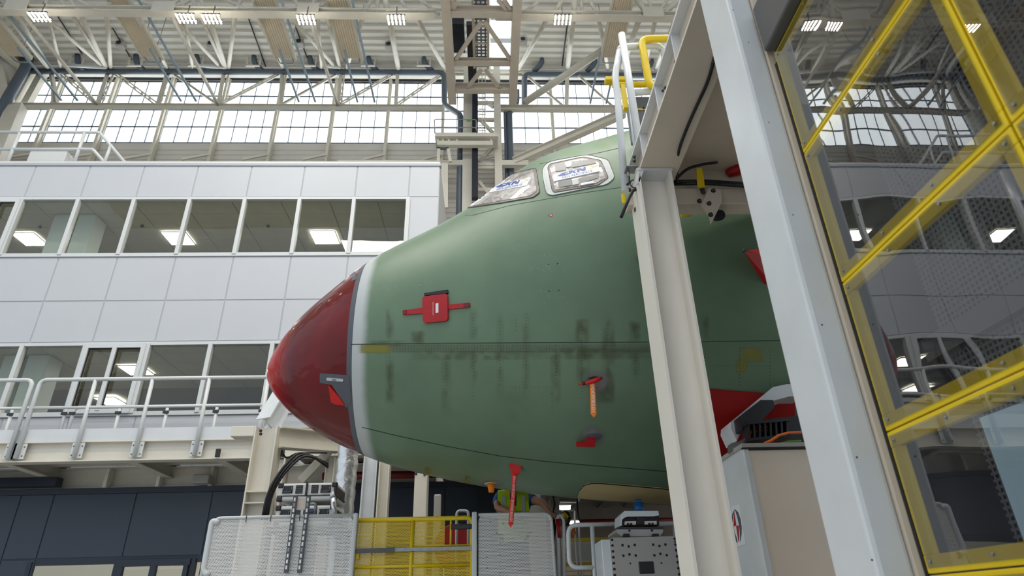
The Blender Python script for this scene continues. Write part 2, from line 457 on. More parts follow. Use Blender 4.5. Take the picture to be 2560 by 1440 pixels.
q = MB(); q.ibeam((0.4, Y1, ZT), (9, Y1, ZT), 0.30, 0.24, 0.03); q.build('lower_chord', 'cream_steel', tr)
def C(x): p = at(x, 42, Z=ZT); p.y = Y1; return p
def Bn(x, y=172): return at(x, y, Z=ZN)
def A(x): p = at(x, 266, Z=ZT); p.y = Y2; p.z = ZT+0.12; return p
for cx, bx, r in ((275, 277, .12), (183, 269, .11), (207, 267, .14), (104, 265, .11), (128, 153, .10), (47, 123, .15), (17, 121, .11),
                  (593, 571, .12), (502, 563, .11), (524, 565, .14), (430, 555, .11), (465, 482, .10),
                  (722, 842, .11), (796, 804, .10), (818, 850, .11), (340, 420, .11), (640, 709, .11), (912, 866, .12), (972, 996, .16), (1038, 1112, .13), (1372, 1297, .13), (1433, 1419, .16),
                  (1495, 1520, .12), (1600, 1555, .16), (1640, 1612, .12), (1690, 1640, .12)):
    member(tr, C(cx), Bn(bx), r)
for cx, ax in ((62, 240), (430, 543), (773, 843)): member(tr, C(cx), A(ax), .10)
# members that climb from the front chord to the roof above the picture
for cx, ux in ((20, -10), (45, 75), (60, 20), (128, 118), (183, 150), (205, 175), (245, 300), (255, 190), (420, 340), (412, 450), (432, 480), (465, 456), (502, 480),
               (524, 500), (593, 605), (640, 560), (760, 735), (772, 790), (780, 830), (912, 930), (945, 944), (972, 962), (1024, 1001), (1098, 1048), (1300, 1357), (1381, 1407),
               (1433, 1438), (1455, 1453), (1493, 1474), (1625, 1590), (1632, 1622), (1640, 1670), (1650, 1700)):
    member(tr, C(cx), C(cx)+(at(ux, -3, Z=ZT+0.9)-C(cx))*3.5, 0.10 if cx not in (972, 1433, 1625, 1650) else 0.16)
for nx, ny in ((50, 28), (412, 28), (772, 30), (1632, 36)):
    p = at(nx, ny, Z=ZT); q = MB(); q.box((p.x-0.38, Y1-0.19, ZT-0.2), (p.x+0.38, Y1-0.16, ZT+0.30)); q.build('gusset_plate', 'cream_steel', tr)

t2 = thing('roof_truss', 'rear white roof truss in front of the clerestory glazing', 'truss', (-4, Y2, ZT))
q = MB(); q.ibeam((-19.6, Y2, ZT+0.03), (-1.75, Y2, ZT+0.03), 0.2, 0.17, 0.02); q.build('lower_chord', 'cream_steel', t2)
q = MB(); q.ibeam((0.6, Y2, ZT), (9, Y2, ZT), 0.22, 0.26, 0.03); q.build('lower_chord', 'cream_steel', t2)
for ax, bx in ((240, 270), (391, 418), (543, 560), (699, 706), (843, 853), (988, 994), (140, 128), (1418, 1418)):
    member(t2, A(ax), Bn(bx, 181), w=0.15, h=0.13, name='upright')
for ax, bx, ang in ((240, 150, 1), (391, 285, 1), (543, 428, 0), (543, 705, 1), (699, 850, 0), (843, 990, 1), (988, 1112, 1), (252, 285, 1), (702, 716, 1), (552, 572, 1), (398, 424, 1), (851, 861, 1), (1411, 1307, 0), (1535, 1438, 0), (130, 130, 1)):
    member(t2, A(ax), Bn(bx, 181), w=0.10, h=0.10, angle=bool(ang))
q = MB(); q.ibeam((XL, 21.55, ZN), (9, 21.55, ZN), 0.22, 0.2, 0.03); q.build('upper_chord', 'cream_steel', t2)
for a, c in ((168, 265), (492, 560), (812, 850)):
    p, q2 = at(a, 163, Z=ZN-0.3), at(c, 169, Z=ZN-0.3); member(t2, p, q2, .11, m='frame_white', name='cross_tube')

# ---- radiant heater panels
for k, (xa, xb, yy, lab) in enumerate(((20, 72, 141, 'tan radiant heater panel at the far left edge under the roof'),
        (354, 403, 142, 'tan radiant heater panel between the first and second ceiling lamps from the left'),
        (687, 737, 145, 'tan radiant heater panel just left of the fourth ceiling lamp'),
        (853, 904, 146, 'tan radiant heater panel between the fourth and fifth ceiling lamps'),
        (1503, 1549, 144, 'tan radiant heater panel right of the central roof bridge'))):
    zz = 21.3; p, q2 = at(xa, yy, Z=zz), at(xb, yy, Z=zz); ye = (p.y+q2.y)/2
    t = thing('radiant_heater', lab, 'heater', (p.x, ye, zz), 'radiant heater panels')
    q = MB(); nn = 9; wd = (q2.x-p.x)
    pr = []
    for i in range(nn):
        x0 = p.x+wd*i/nn; pr += [(x0, zz), (x0+wd/nn*0.86, zz), (x0+wd/nn*0.9, zz+0.015), (x0+wd/nn*0.97, zz+0.015)]
    pr += [(q2.x, zz), (q2.x, zz+0.08), (p.x, zz+0.08)]; m_ = len(pr)
    y0 = 10.5
    q.add([(x, ye, z) for x, z in pr]+[(x, y0, z) for x, z in pr], [(i, (i+1) % m_, (i+1) % m_+m_, i+m_) for i in range(m_)]+[list(range(m_))])
    q.build('radiant_sheet', 'heater_tan', t)
    for x in (p.x, q2.x):
        q = MB(); q.box((x-0.035, y0, zz-0.03), (x+0.035, ye+0.15, zz+0.13)); q.build('edge_rail', 'cream_steel', t)
    q = MB(); q.box((p.x, ye-3.65, zz-0.006), (q2.x, ye-3.45, zz-0.001)); q.build('joint_strip', 'machine_grey', t)
    q = MB(); q.tube(fillet([(p.x+0.1, ye, zz+0.02), (p.x+0.1, ye+0.3, zz+0.02), (q2.x-0.1, ye+0.3, zz+0.02), (q2.x-0.1, ye, zz+0.02)], 0.12), 0.025, 8); q.build('header_pipe', 'galvanised', t)
    for yy2 in (ye-0.3, ye-3.0):
        for x in (p.x+0.08, q2.x-0.08):
            q = MB(); q.cyl((x, yy2, zz+0.1), (x, yy2, ZC), 0.012, 6); q.build('hanger_rod', 'galvanised', t)

# ---- high-bay lamps of five tubes
for k, (x, y, lab) in enumerate(((98, 43, 'ceiling lamp of five glowing tubes, first from the left'), (465, 47, 'ceiling lamp of five glowing tubes, left one of the close pair'),
        (529, 48, 'ceiling lamp of five glowing tubes, right one of the close pair'), (765, 50, 'ceiling lamp of five glowing tubes between two tan heater panels'),
        (990, 50, 'ceiling lamp of five glowing tubes just left of the central roof bridge'), (1407, 50, 'ceiling lamp of five glowing tubes right of the central roof bridge'))):
    zz = 20.0; c = at(x, y, Z=zz); t0 = at(x, y-12, Z=zz).y; t1 = at(x, y+11, Z=zz).y; y0, y1 = min(t0, t1), max(t0, t1)
    t = thing('ceiling_lamp', lab, 'lamp', (c.x, c.y, zz), 'five-tube ceiling lamps')
    for ye_ in (y0+0.06, y1-0.06):
        q = MB(); q.box((c.x-0.32, ye_-0.03, zz+0.05), (c.x+0.32, ye_+0.03, zz+0.10)); q.build('cross_bar', 'dark_metal', t)
    for i in range(5):
        xx = c.x+(i-2)*0.132
        q = MB(); q.tube([(xx, y0, zz), (xx, y1, zz)], 0.025, 8); q.build('tube', 'lamp_tube', t)
    q = MB(); q.cyl((c.x, c.y, zz+0.1), (c.x, c.y, ZT-0.1), 0.02, 6); q.build('stem', 'galvanised', t)

# ---- conduits running away under the roof
for k, (x, yend, ys) in enumerate(((190, 262, 40), (150, 262, 143), (488, 262, 43), (450, 263, 143), (787, 263, 45), (746, 262, 146), (893, 262, 148), (936, 262, 47), (1476, 262, 134), (1515, 255, 140))):
    e = at(x, yend, Y=Y2-0.15); e.z = ZT+0.18; z = e.z; s_ = at(0, ys, Z=z).y if False else None
    q = MB(); q.bar((e.x, e.y, z), (e.x, 11.5 if ys < 100 else 17.6, z), 0.075, 0.06)
    nm = ['first', 'second', 'third', 'fourth', 'fifth', 'sixth', 'seventh', 'eighth', 'ninth', 'tenth'][k]
    q.build('conduit', 'conduit_blue', None, 'thin steel-blue conduit under the roof ending at the rear truss, %s from the left' % ['second', 'first', 'fourth', 'third', 'sixth', 'fifth', 'seventh', 'eighth', 'ninth', 'tenth'][k], 'conduit', 'steel-blue roof conduits')

# ---- rainwater pipes
def pipe(t, pts, r, name='pipe_run', rad=0.3): q = MB(); q.tube(fillet(pts, rad), r, 12); return q.build(name, 'pipe_grey', t)
YP = 21.25
def P(x, y, Y=YP): return at(x, y, Y=Y)
t = thing('rainwater_pipe', 'dark grey rainwater pipe along the roof edge left of the roof bridge, turning down', 'pipe', P(600, 178))
pipe(t, [P(62, 178), P(1111, 182), P(1111, 262, YP), P(1152, 288, 20.3), P(1152, 288, 20.3)-Vector((0, 0, 12))], 0.13)
for x in (193, 340, 492, 635, 775, 922, 1060):
    pipe(t, [P(x, 142, YP-0.4)+Vector((0, 0, 0.1)), P(x, 158, YP-0.3), P(x+22, 178)], 0.12, 'elbow', 0.2)
    p = P(x, 150, YP-0.45); q = MB()
    for dx in (-0.28, 0.28): q.box((p.x+dx-0.03, p.y-0.03, p.z-0.35), (p.x+dx+0.03, p.y+0.03, ZC))
    q.box((p.x-0.31, p.y-0.03, p.z-0.38), (p.x+0.31, p.y+0.03, p.z-0.32)); q.build('hanger', 'cream_steel', t)
t = thing('rainwater_pipe', 'dark grey rainwater pipe right of the roof bridge with two downpipes', 'pipe', P(1400, 185))
pipe(t, [P(1700, 190), P(1311, 186), P(1311, 270), P(1273, 276, 20.6), P(1273, 276, 20.6)-Vector((0, 0, 12))], 0.13)
pipe(t, [P(1295, 225, 20.9), P(1295, 264, 20.9), P(1262, 268, 20.6), P(1262, 268, 20.6)-Vector((0, 0, 12))], 0.07)
for x in (1355, 1488, 1630):
    pipe(t, [P(x, 142, YP-0.4)+Vector((0, 0, 0.1)), P(x, 158, YP-0.3), P(x-22, 180)], 0.12, 'elbow', 0.2)
t = thing('downpipe', 'thick dark grey downpipe slanting down at the far left wall', 'pipe', at(40, 230, Y=20.5))
pipe(t, [at(72, 145, Y=20.9), at(60, 175, Y=20.7), at(-30, 330, Y=19.6)], 0.2)
# left edge column, white steel
t = thing('edge_column', 'broad white steel column at the far left edge of the glazing', 'column', at(10, 380, Y=20))
q = MB(); q.bar(at(42, 270, Y=20.2), at(-40, 470, Y=18.5), 0.6, 0.4, up=(0, 1, 0)); q.build('column_shaft', 'cream_steel', t)
q = MB(); q.bar(at(0, 170, Y=20.2), at(24, 265, Y=20.4), 0.35, 0.3, up=(0, 1, 0)); q.build('bracket', 'cream_steel', t)
q = MB(); q.ibeam(at(0, 115, Y=19.5), at(60, 165, Y=21.2), 0.5, 0.4, 0.04); q.build('edge_beam', 'cream_steel', t)
for x in (80, 110):
    q = MB(); q.bar(at(x, 180, Y=21.6), at(x-45, 262, Y=21.3), 0.28, 0.28, up=(0, 1, 0)); q.build('post', 'cream_steel', t)
# loudspeaker boxes hung under the deck
for k, (x, y, lab) in enumerate(((302, 113, 'small dark loudspeaker under the roof, leftmost of the row'), (530, 114, 'small dark loudspeaker under the roof, second from the left'),
        (750, 109, 'small dark loudspeaker under the roof, third from the left'), (973, 116, 'small dark loudspeaker under the roof left of the roof bridge'), (1308, 104, 'small dark loudspeaker under the roof just right of the roof bridge'))):
    p = at(x, y, Z=ZC-0.25); t = thing('loudspeaker', lab, 'loudspeaker', p, 'loudspeakers under the roof')
    q = MB(); q.cbox(p-Vector((0.17, 0.15, 0.13)), p+Vector((0.17, 0.15, 0.13)), 0.03); q.build('speaker_body', 'machine_grey', t)
    q = MB(); q.cyl(p-Vector((0.02, 0.17, 0)), p-Vector((0.02, 0.14, 0)), 0.10, 12); q.build('cone', 'black_plastic', t)
    q = MB(); q.bar(p+Vector((0, 0, 0.1)), p+Vector((0, 0, 0.3)), 0.04, 0.04); q.build('bracket', 'dark_metal', t)
# thin cable drops along the deck
for k, (x0, y0, x1, y1, nm) in enumerate(((145, 42, 205, 135, 'left of the second heater panel'), (281, 70, 330, 150, 'right of the first lamp'), (622, 48, 664, 166, 'right of the close lamp pair'), (740, 70, 768, 145, 'left of the fourth heater panel'), (1418, 64, 1405, 165, 'right of the sixth lamp'))):
    q = MB(); q.tube([at(x0, y0, Z=ZC-0.06), at(x1, y1, Z=ZC-0.06)], 0.028, 6); q.build('roof_cable', 'dark_metal', None, 'thin grey cable along the roof deck, '+nm, 'cable', 'cables on the roof deck')

# ---- service bridge running away under the roof
br = thing('service_bridge', 'cream steel service bridge running away under the roof above the aircraft', 'bridge', (-0.6, 18, 19))
pl0, pl1 = at(1121, 262, Y=20), at(1141, 262, Y=20); pr0, pr1 = at(1272, 262, Y=20), at(1291, 262, Y=20); zb = pl0.z
for a, c in ((pl0, pl1), (pr0, pr1)):
    q = MB(); q.box((a.x, 9.0, zb), (c.x, 20.0, zb+0.55)); q.build('main_beam', 'dock_cream', br)
def bx(py): return at(1200, py, Z=zb).y
for py0, py1, hh in ((28, 50, .35), (160, 168, .2), (220, 240, .35)):
    yy = (bx(py0)+bx(py1))/2
    q = MB(); q.ibeam((pl1.x, yy, zb+0.2), (pr0.x, yy, zb+0.2), 0.26, hh, 0.03); q.build('cross_beam', 'dock_cream', br)
xm = (pl1.x+pr0.x)/2
for (xa, ya), (xb, yb) in (((1203, 54), (1140, 148)), ((1212, 54), (1275, 148)), ((1203, 175), (1167, 222)), ((1214, 175), (1250, 222)), ((1132, 0), (1128, 24)), ((1260, 0), (1275, 24)), ((1145, 0), (1130, 24)), ((1245, 0), (1268, 24))):
    q = MB(); q.bar(at(xa, ya, Z=zb+0.15), at(xb, yb, Z=zb+0.15), 0.14, 0.1); q.build('brace', 'dock_cream', br)
ta, tb = at(1185, 120, Z=zb+0.6), at(1220, 120, Z=zb+0.6)
q = MB(); q.box((ta.x, 11, zb+0.6), (tb.x, bx(195), zb+0.62)); q.build('walkway_grating', 'perf_tray', br)
for xx in (ta.x, tb.x):
    q = MB(); q.box((xx-0.05, 11, zb+0.5), (xx+0.05, bx(195), zb+0.72)); q.build('stringer', 'dock_cream', br)
for py in (5, 93, 135): 
    q = MB(); yy = bx(py); q.box((ta.x, yy-0.04, zb+0.55), (tb.x, yy+0.04, zb+0.6)); q.build('rung', 'dock_cream', br)
da, db = at(1130, 60, Z=zb+1.0), at(1163, 132, Z=zb+1.0)
q = MB(); q.box((da.x, da.y, zb+1.0), (db.x, db.y, zb+1.7)); q.build('equipment_box', 'duct_navy', None, 'dark equipment box inside the left half of the roof bridge', 'box')
da, db = at(1166, 62, Z=zb+0.8), at(1184, 215, Z=zb+0.8)
q = MB(); q.box((da.x, da.y, zb+0.8), (da.x+0.34, db.y, zb+1.0)); q.build('cable_trunking', 'dark_metal', None, 'dark cable trunking along the roof bridge left of the grating', 'trunking')
sl = thing('glow_strip', 'glowing strip added for strongly lit pale equipment in the right half of the roof bridge', 'glow strip', (0.3, 18, ZC-0.1))  # added glowing panel, stands in for strongly lit pale equipment
q = MB(); q.box((at(1228, 50, Z=ZC).x, 12, ZC-0.12), (at(1285, 50, Z=ZC).x, 21.3, ZC-0.1)); q.build('glow_panel', 'sky_pane', sl)
for yy in (13.5, 15.6, 17.0, 18.2, 19.4, 20.6):
    q = MB(); q.box((at(1226, 50, Z=ZC).x, yy, ZC-0.3), (at(1288, 50, Z=ZC).x, yy+0.25, ZC-0.14)); q.build('glazing_bar', 'frame_white', sl)  # bars that break up the added glow

# ---- lattice column that carries the bridge
lc = thing('lattice_column', 'cream lattice column with ladder below the roof bridge behind the aircraft', 'column', (-0.6, 20.3, 0))
YT = 20.3
la, lb = at(1159, 235, Y=YT), at(1181, 235, Y=YT); ra, rb = at(1234, 235, Y=YT), at(1251, 235, Y=YT)
for a, c in ((la, lb), (ra, rb)):
    xm_ = (a.x+c.x)/2; q = MB(); q.ibeam((xm_, YT, 0), (xm_, YT, zb+2.5), c.x-a.x, 0.4, 0.035, up=(0, 1, 0)); q.build('column_post', 'cream_steel', lc)
for py in (212, 258, 300, 350, 412, 420, 475):
    z = at(1200, py, Y=YT).z; q = MB(); q.bar((lb.x, YT, z), (ra.x, YT, z), 0.12, 0.14); q.build('tie', 'cream_steel', lc)
for (xa, ya), (xb, yb) in (((1198, 297), (1232, 332)), ((1232, 368), (1198, 405)), ((1198, 455), (1232, 500)), ((1215, 255), (1234, 268))):
    q = MB(); q.bar(at(xa, ya, Y=YT), at(xb, yb, Y=YT), 0.14, 0.12); q.build('lattice_bar', 'cream_steel', lc)
z0, z1 = at(1200, 420, Y=YT).z, at(1200, 408, Y=YT).z
q = MB(); q.box((-5.8, YT-0.2, z0), (la.x, YT, z1)); q.build('side_beam', 'cream_steel', lc)
q = MB(); q.box((rb.x, YT-0.2, z0), (at(1320, 412, Y=YT).x, YT, z1)); q.build('side_beam', 'cream_steel', lc)
q = MB(); q.tube([at(1312, 256, Y=20.2), at(1508, 125, Y=18.4)], 0.15, 14); q.build('tube_brace', 'cream_steel', lc)
q = MB(); q.ibeam(at(1285, 405, Y=20.2), at(1560, 283, Y=19.6), 0.3, 0.3, 0.03); q.build('long_brace', 'cream_steel', lc)
q = MB(); q.box((at(1181, 240, Y=YT-0.4).x, YT-0.6, at(1188, 500, Y=YT-0.4).z), (at(1195, 240, Y=YT-0.4).x, YT-0.35, zb+1.2)); q.build('cable_duct', 'duct_navy', None, 'tall navy blue cable duct on the lattice column', 'duct')
ld = thing('ladder', 'thin white cage ladder on the lattice column', 'ladder', at(1205, 340, Y=YT-0.6))
xa, xb = at(1197, 300, Y=YT-0.6).x, at(1214, 300, Y=YT-0.6).x; zz0, zz1 = at(1205, 340, Y=YT-0.6).z, at(1205, 185, Y=YT-0.6).z
for x in (xa, (xa+xb)/2, xb):
    q = MB(); q.bar((x, YT-0.6, zz0), (x, YT-0.6, zz1), 0.05, 0.03); q.build('stile', 'cream_steel', ld)
i = 0
while zz0+0.28*i < zz1:
    q = MB(); q.bar((xa, YT-0.6, zz0+0.28*i), (xb, YT-0.6, zz0+0.28*i), 0.03, 0.03); q.build('rung', 'cream_steel', ld); i += 1
pf = thing('landing_platform', 'small steel landing platform with rail on the lattice column', 'platform', at(1150, 340, Y=19.8))
a, c = at(1087, 336, Y=19.3), at(1245, 336, Y=19.3)
q = MB(); q.box((a.x, 19.3, a.z-0.08), (c.x, 20.0, a.z+0.10)); q.build('deck', 'cream_steel', pf)
z2 = at(1100, 361, Y=19.5).z; q = MB(); q.box((a.x+0.1, 19.4, z2-0.1), (c.x-0.2, 19.6, z2+0.1)); q.build('lower_frame', 'cream_steel', pf)
for px in (1092, 1105, 1120, 1140, 1225):
    q = MB(); q.bar(at(px, 338, Y=19.5), at(px+4, 361, Y=19.5), 0.08, 0.06, up=(0, 1, 0)); q.build('hanger', 'cream_steel', pf)
for ya in (298, 318):
    q = MB(); q.tube(fillet([at(1087, 333, Y=19.3), at(1086, ya, Y=19.3), at(1191, ya+1, Y=19.3), at(1191, 333, Y=19.3)], 0.1), 0.022, 8); q.build('rail', 'galvanised', pf)
for (xa, ya), (xb, yb) in (((1097, 370), (1096, 405)), ((1120, 370), (1126, 405)), ((1116, 410), (1116, 520)), ((1108, 410), (1108, 520))):
    q = MB(); q.bar(at(xa, ya, Y=19.6), at(xb, yb, Y=19.6), 0.12, 0.1, up=(0, 1, 0)); q.build('leg', 'cream_steel', pf)
q = MB(); q.bar(at(1092, 369, Y=19.6), at(1122, 369, Y=19.6), 0.1, 0.16); q.build('lower_panel', 'pipe_grey', pf)
e = at(1172, 301, Y=19.2); q = MB(); q.cbox(e-Vector((0.09, 0.02, 0.05)), e+Vector((0.09, 0.02, 0.05)), 0.01); q.build('exit_light', 'cable_green', None, 'tiny green exit light on the landing platform rail', 'sign')
# ================================================================== OFFICE BLOCK
YO = 13.0
of = thing('office_building', 'white panelled office block with two window bands inside the hangar', 'building', (-7, YO, 4.3))
XE = -1.15; PW = 1.317
jx = [-1.9-PW*i for i in range(11)]           # vertical joints
zr = [5.47, 7.01, 8.05, 9.23, 10.81, 11.83]
def panel(x0, x1, z0, z1, m='panel_white', name='wall_panel', y=YO, t=0.03, g=0.016):
    q = MB(); q.cbox((x0+g, y, z0+g), (x1-g, y+t, z1-g), 0.004); return q.build(name, m, of)
xcol = [XE]+jx
for i in range(len(xcol)-1):
    x1, x0 = xcol[i], xcol[i+1]
    panel(x0, x1, 10.86, 11.83)
    panel(x0, x1, 7.06, 8.05); panel(x0, x1, 8.05, 9.18)
    panel(x0, x1, 4.3, 5.42)
panel(-1.9, XE, 9.18, 10.86); panel(-1.9, XE, 5.42, 7.06)
q = MB(); q.box((-15.5, YO+0.010, 10.84), (XE-0.02, YO+0.06, 11.80)); q.build('joint_backing', 'joint_white', of)
q = MB(); q.box((-15.5, YO+0.010, 7.03), (XE-0.02, YO+0.06, 9.2)); q.build('joint_backing', 'joint_white', of)
q = MB(); q.box((-15.5, YO+0.010, 4.3), (XE-0.02, YO+0.06, 5.44)); q.build('joint_backing', 'joint_white', of)
q = MB(); q.box((-1.9, YO+0.010, 5.44), (XE-0.02, YO+0.06, 10.84)); q.build('joint_backing', 'joint_white', of)
for z0, z1 in ((4.3, 5.9), (5.9, 7.9), (7.9, 9.9), (9.9, 11.83)):
    q = MB(); q.cbox((XE-0.04, YO+0.02, z0+0.01), (XE, YO+6.0, z1-0.01), 0.006); q.build('side_panel', 'panel_white', of)
q = MB(); q.box((-15.5, YO, 11.83), (XE, YO+6, 11.95)); q.build('parapet', 'frame_white', of)
q = MB(); q.box((-15.5, YO-0.03, 11.80), (XE+0.02, YO+0.1, 11.87)); q.build('coping', 'joint_white', of)
# side door at the right end of the block
q = MB(); q.box((XE, 13.5, 9.0), (XE+0.05, 14.3, 9.9)); q.build('side_hatch', 'frame_white', of)
# window bands: rails, mullions, panes
for z0, z1, band in ((9.23, 10.81, 0), (5.47, 7.01, 1)):
    for zz, hh in ((z0, 0.045), (z1, 0.035)):
        q = MB(); q.box((-15.5, YO-0.03, zz-hh), (-1.88, YO+0.08, zz+hh)); q.build('window_rail', 'frame_white', of)
    sp = None
    for i in range(10):
        x1, x0 = jx[i], jx[i+1]
        if band == 1: x0 -= 0.1; x1 -= 0.1
        q = MB(); q.box((x0+0.03, YO+0.03, z0+0.04), (x1-0.03, YO+0.04, z1-0.03)); q.build('window_pane', 'office_glass', of)
        q = MB(); q.cbox((x0-0.045, YO-0.05, z0), (x0+0.045, YO+0.08, z1), 0.006); q.build('mullion', 'frame_white', of)
    q = MB(); q.cbox((-1.9-0.05, YO-0.04, z0), (-1.85, YO+0.08, z1), 0.006); q.build('mullion', 'frame_white', of)
# sliding opening lights (heavier frames)
def slider(xa, xb, z0, z1):
    g = MB(); y0, y1 = YO-0.08, YO+0.02
    for a, c in (((xa, z0), (xa+0.09, z1)), ((xb-0.09, z0), (xb, z1)), ((xa+0.09, z1-0.10), (xb-0.09, z1)), ((xa+0.09, z0), (xb-0.09, z0+0.10))):
        g.box((a[0], y0, a[1]), (c[0], y1, c[1]))
    g.build('sash_frame', 'frame_white', of)
    xm = (xa+xb)/2
    q = MB(); q.cbox((xm-0.045, y0-0.01, z0+0.05), (xm+0.045, y1, z1-0.05), 0.006); q.build('sash_stile', 'frame_white', of)
    for a, c in ((xa+0.09, xm-0.045), (xm+0.045, xb-0.09)):
        g = MB()
        for p, r in (((a, z0+0.10), (a+0.025, z1-0.10)), ((c-0.025, z0+0.10), (c, z1-0.10)), ((a+0.025, z1-0.125), (c-0.025, z1-0.10)), ((a+0.025, z0+0.10), (c-0.025, z0+0.125))):
            g.box((p[0], YO-0.05, p[1]), (r[0], YO-0.03, r[1]))
        g.build('sash_gasket', 'black_rubber', of)
pa, pb = at(222, 870, Y=YO), at(362, 870, Y=YO)
slider(pa.x-0.05, pb.x+0.05, 5.47, 7.0)
slider(jx[7]-1.0, jx[7]+0.0, 9.23, 10.78)
# rooms behind the glass
for z0, z1, tag_ in ((9.0, 10.92, 'u'), (5.2, 7.12, 'l')):
    q = MB(); q.box((-15.5, YO+0.15, z1+0.03), (-1.2, 19, z1+0.08)); q.build('room_ceiling', 'office_dark', of)
    q = MB(); q.box((-15.5, 18.9, z0), (-1.2, 19.0, z1)); q.build('room_back_wall', 'office_wall', of)
    q = MB(); q.box((-15.5, YO+0.15, z0-0.1), (-1.2, 19, z0)); q.build('room_floor', 'office_dark', of)
    sp = None
    for i in range(10):
        for j in range(5):
            x = -1.5-1.2*i; y = YO+0.2+0.62*j
            if sp is None:
                q = MB(); q.box((x-1.19, y, z1), (x-0.01, y+0.61, z1+0.03)); sp = q.build('ceiling_tile', 'office_tile', of); s0 = (x, y)
            else: copy_part(sp, (x-s0[0], y-s0[1], 0))
    for px0, px1 in (((450, 530) if z0 > 8 else (10, 55)), ((200, 245) if z0 > 8 else (70, 125))):
        yy = 570 if z0 > 8 else 940
        a, c = at(px0, yy, Y=YO+1.0), at(px1, yy, Y=YO+1.0)
        if z0 > 8: a, c = at(px0-310, yy, Y=YO+1.0) if px0 == 450 else at(px0, yy, Y=YO+1.0), at(px1-345, yy, Y=YO+1.0) if px0 == 450 else at(px1, yy, Y=YO+1.0)
        q = MB(); q.cbox((a.x, YO+0.8, z0), (c.x, YO+1.3, z1), 0.04); q.build('room_pillar', 'pillar_green', of)
# ceiling lights in the rooms
for k, (q4, z, lab) in enumerate((([(30, 583), (88, 583), (120, 612), (62, 612)], 10.9, 'square lit ceiling panel in the upper office, leftmost'),
        ([(405, 581), (465, 581), (485, 609), (428, 609)], 10.9, 'square lit ceiling panel in the upper office, middle one'),
        ([(776, 579), (838, 579), (845, 607), (790, 607)], 10.9, 'square lit ceiling panel in the upper office, rightmost'),
        ([(297, 914), (350, 914), (386, 935), (328, 935)], 7.1, 'square lit ceiling panel behind the sliding window of the lower office'),
        ([(243, 993), (285, 993), (310, 1010), (265, 1010)], 7.1, 'low lit ceiling panel deeper in the lower office'))):
    P4 = [at(x, y, Z=z) for x, y in q4]; cx = sum(p.x for p in P4)/4; cy = sum(p.y for p in P4)/4
    t = thing('office_light', lab, 'light', (cx, cy, z-0.03), 'office ceiling panel lights')
    hx = max(0.28, (P4[1].x-P4[0].x)/2); hy = 0.32
    q = MB(); q.box((cx-hx, cy-hy, z-0.012), (cx+hx, cy+hy, z-0.002)); q.build('diffuser', 'office_lamp', t)
    for (a, c) in (((-hx-.02, -hy-.02), (hx+.02, -hy)), ((-hx-.02, hy), (hx+.02, hy+.02)), ((-hx-.02, -hy), (-hx, hy)), ((hx, -hy), (hx+.02, hy))):
        q = MB(); q.box((cx+a[0], cy+a[1], z-0.02), (cx+c[0], cy+c[1], z)); q.build('light_frame', 'frame_white', t)
# things on the window sills
p = at(97, 630, Y=YO+0.45); t = thing('paper_stack', 'stack of papers and a red folder on the upper window sill', 'papers', (p.x, p.y, 9.2))
q = MB(); q.box((p.x-0.28, p.y-0.12, 9.0), (p.x+0.22, p.y+0.12, 9.33)); q.build('tray', 'black_plastic', t)
q = MB(); q.box((p.x-0.2, p.y-0.12, 9.34), (p.x+0.2, p.y+0.12, 9.40)); q.build('folder', 'red_cover', t)
q = MB(); q.box((p.x-0.18, p.y-0.12, 9.40), (p.x+0.2, p.y+0.1, 9.46)); q.build('sheets', 'sticker_white', t)
# smoke detectors hanging from the office ceilings
for (x, y, lab) in ((100, 568, 'tiny dark sprinkler on the upper office ceiling, left one'), (355, 566, 'tiny dark sprinkler on the upper office ceiling, middle one'), (670, 566, 'tiny dark sprinkler on the upper office ceiling, right one')):
    p = at(x, y, Z=10.86); t = thing('sprinkler', lab, 'sprinkler', p, 'office ceiling sprinklers')
    q = MB(); q.cyl(p, p+Vector((0, 0, 0.06)), 0.015, 8); q.build('stem', 'dark_metal', t)
    q = MB(); q.cyl(p-Vector((0, 0, 0.01)), p+Vector((0, 0, 0.005)), 0.045, 10); q.build('rose', 'dark_metal', t)
# railing and ventilation box on the roof of the block
def railing(name, label, pts_list, r, m, cat='railing'):
    t = thing(name, label, cat, pts_list[0][1][0]); 
    for nm, pts, rad in pts_list:
        q = MB(); q.tube(fillet(pts, rad) if rad else pts, r, 8); q.build(nm, m, t)
    return t
YR = 13.2
rp = lambda x, y: at(x, y, Y=YR)
railing('roof_railing', 'white railing on the office roof with a sloping end', [
    ('post', [rp(17, 409), rp(50, 332)], 0), ('top_rail', [rp(-40, 330), rp(249, 331), rp(322, 418)], 0.08), ('mid_rail', [rp(-40, 373), rp(232, 373), rp(272, 418)], 0.06),
    ('post', [rp(185, 409), rp(212, 332)], 0), ('post', [rp(259, 412), rp(278, 362)], 0)], 0.04, 'frame_white')
a, c = at(72, 408, Y=13.6), at(183, 376, Y=13.6)
q = MB(); q.cbox((a.x, 13.5, 11.95), (at(160, 400, Y=13.5).x, 15.5, at(100, 377, Y=13.5).z), 0.02); q.build('ventilation_box', 'frame_white', None, 'white ventilation box on the office roof behind the railing', 'box')

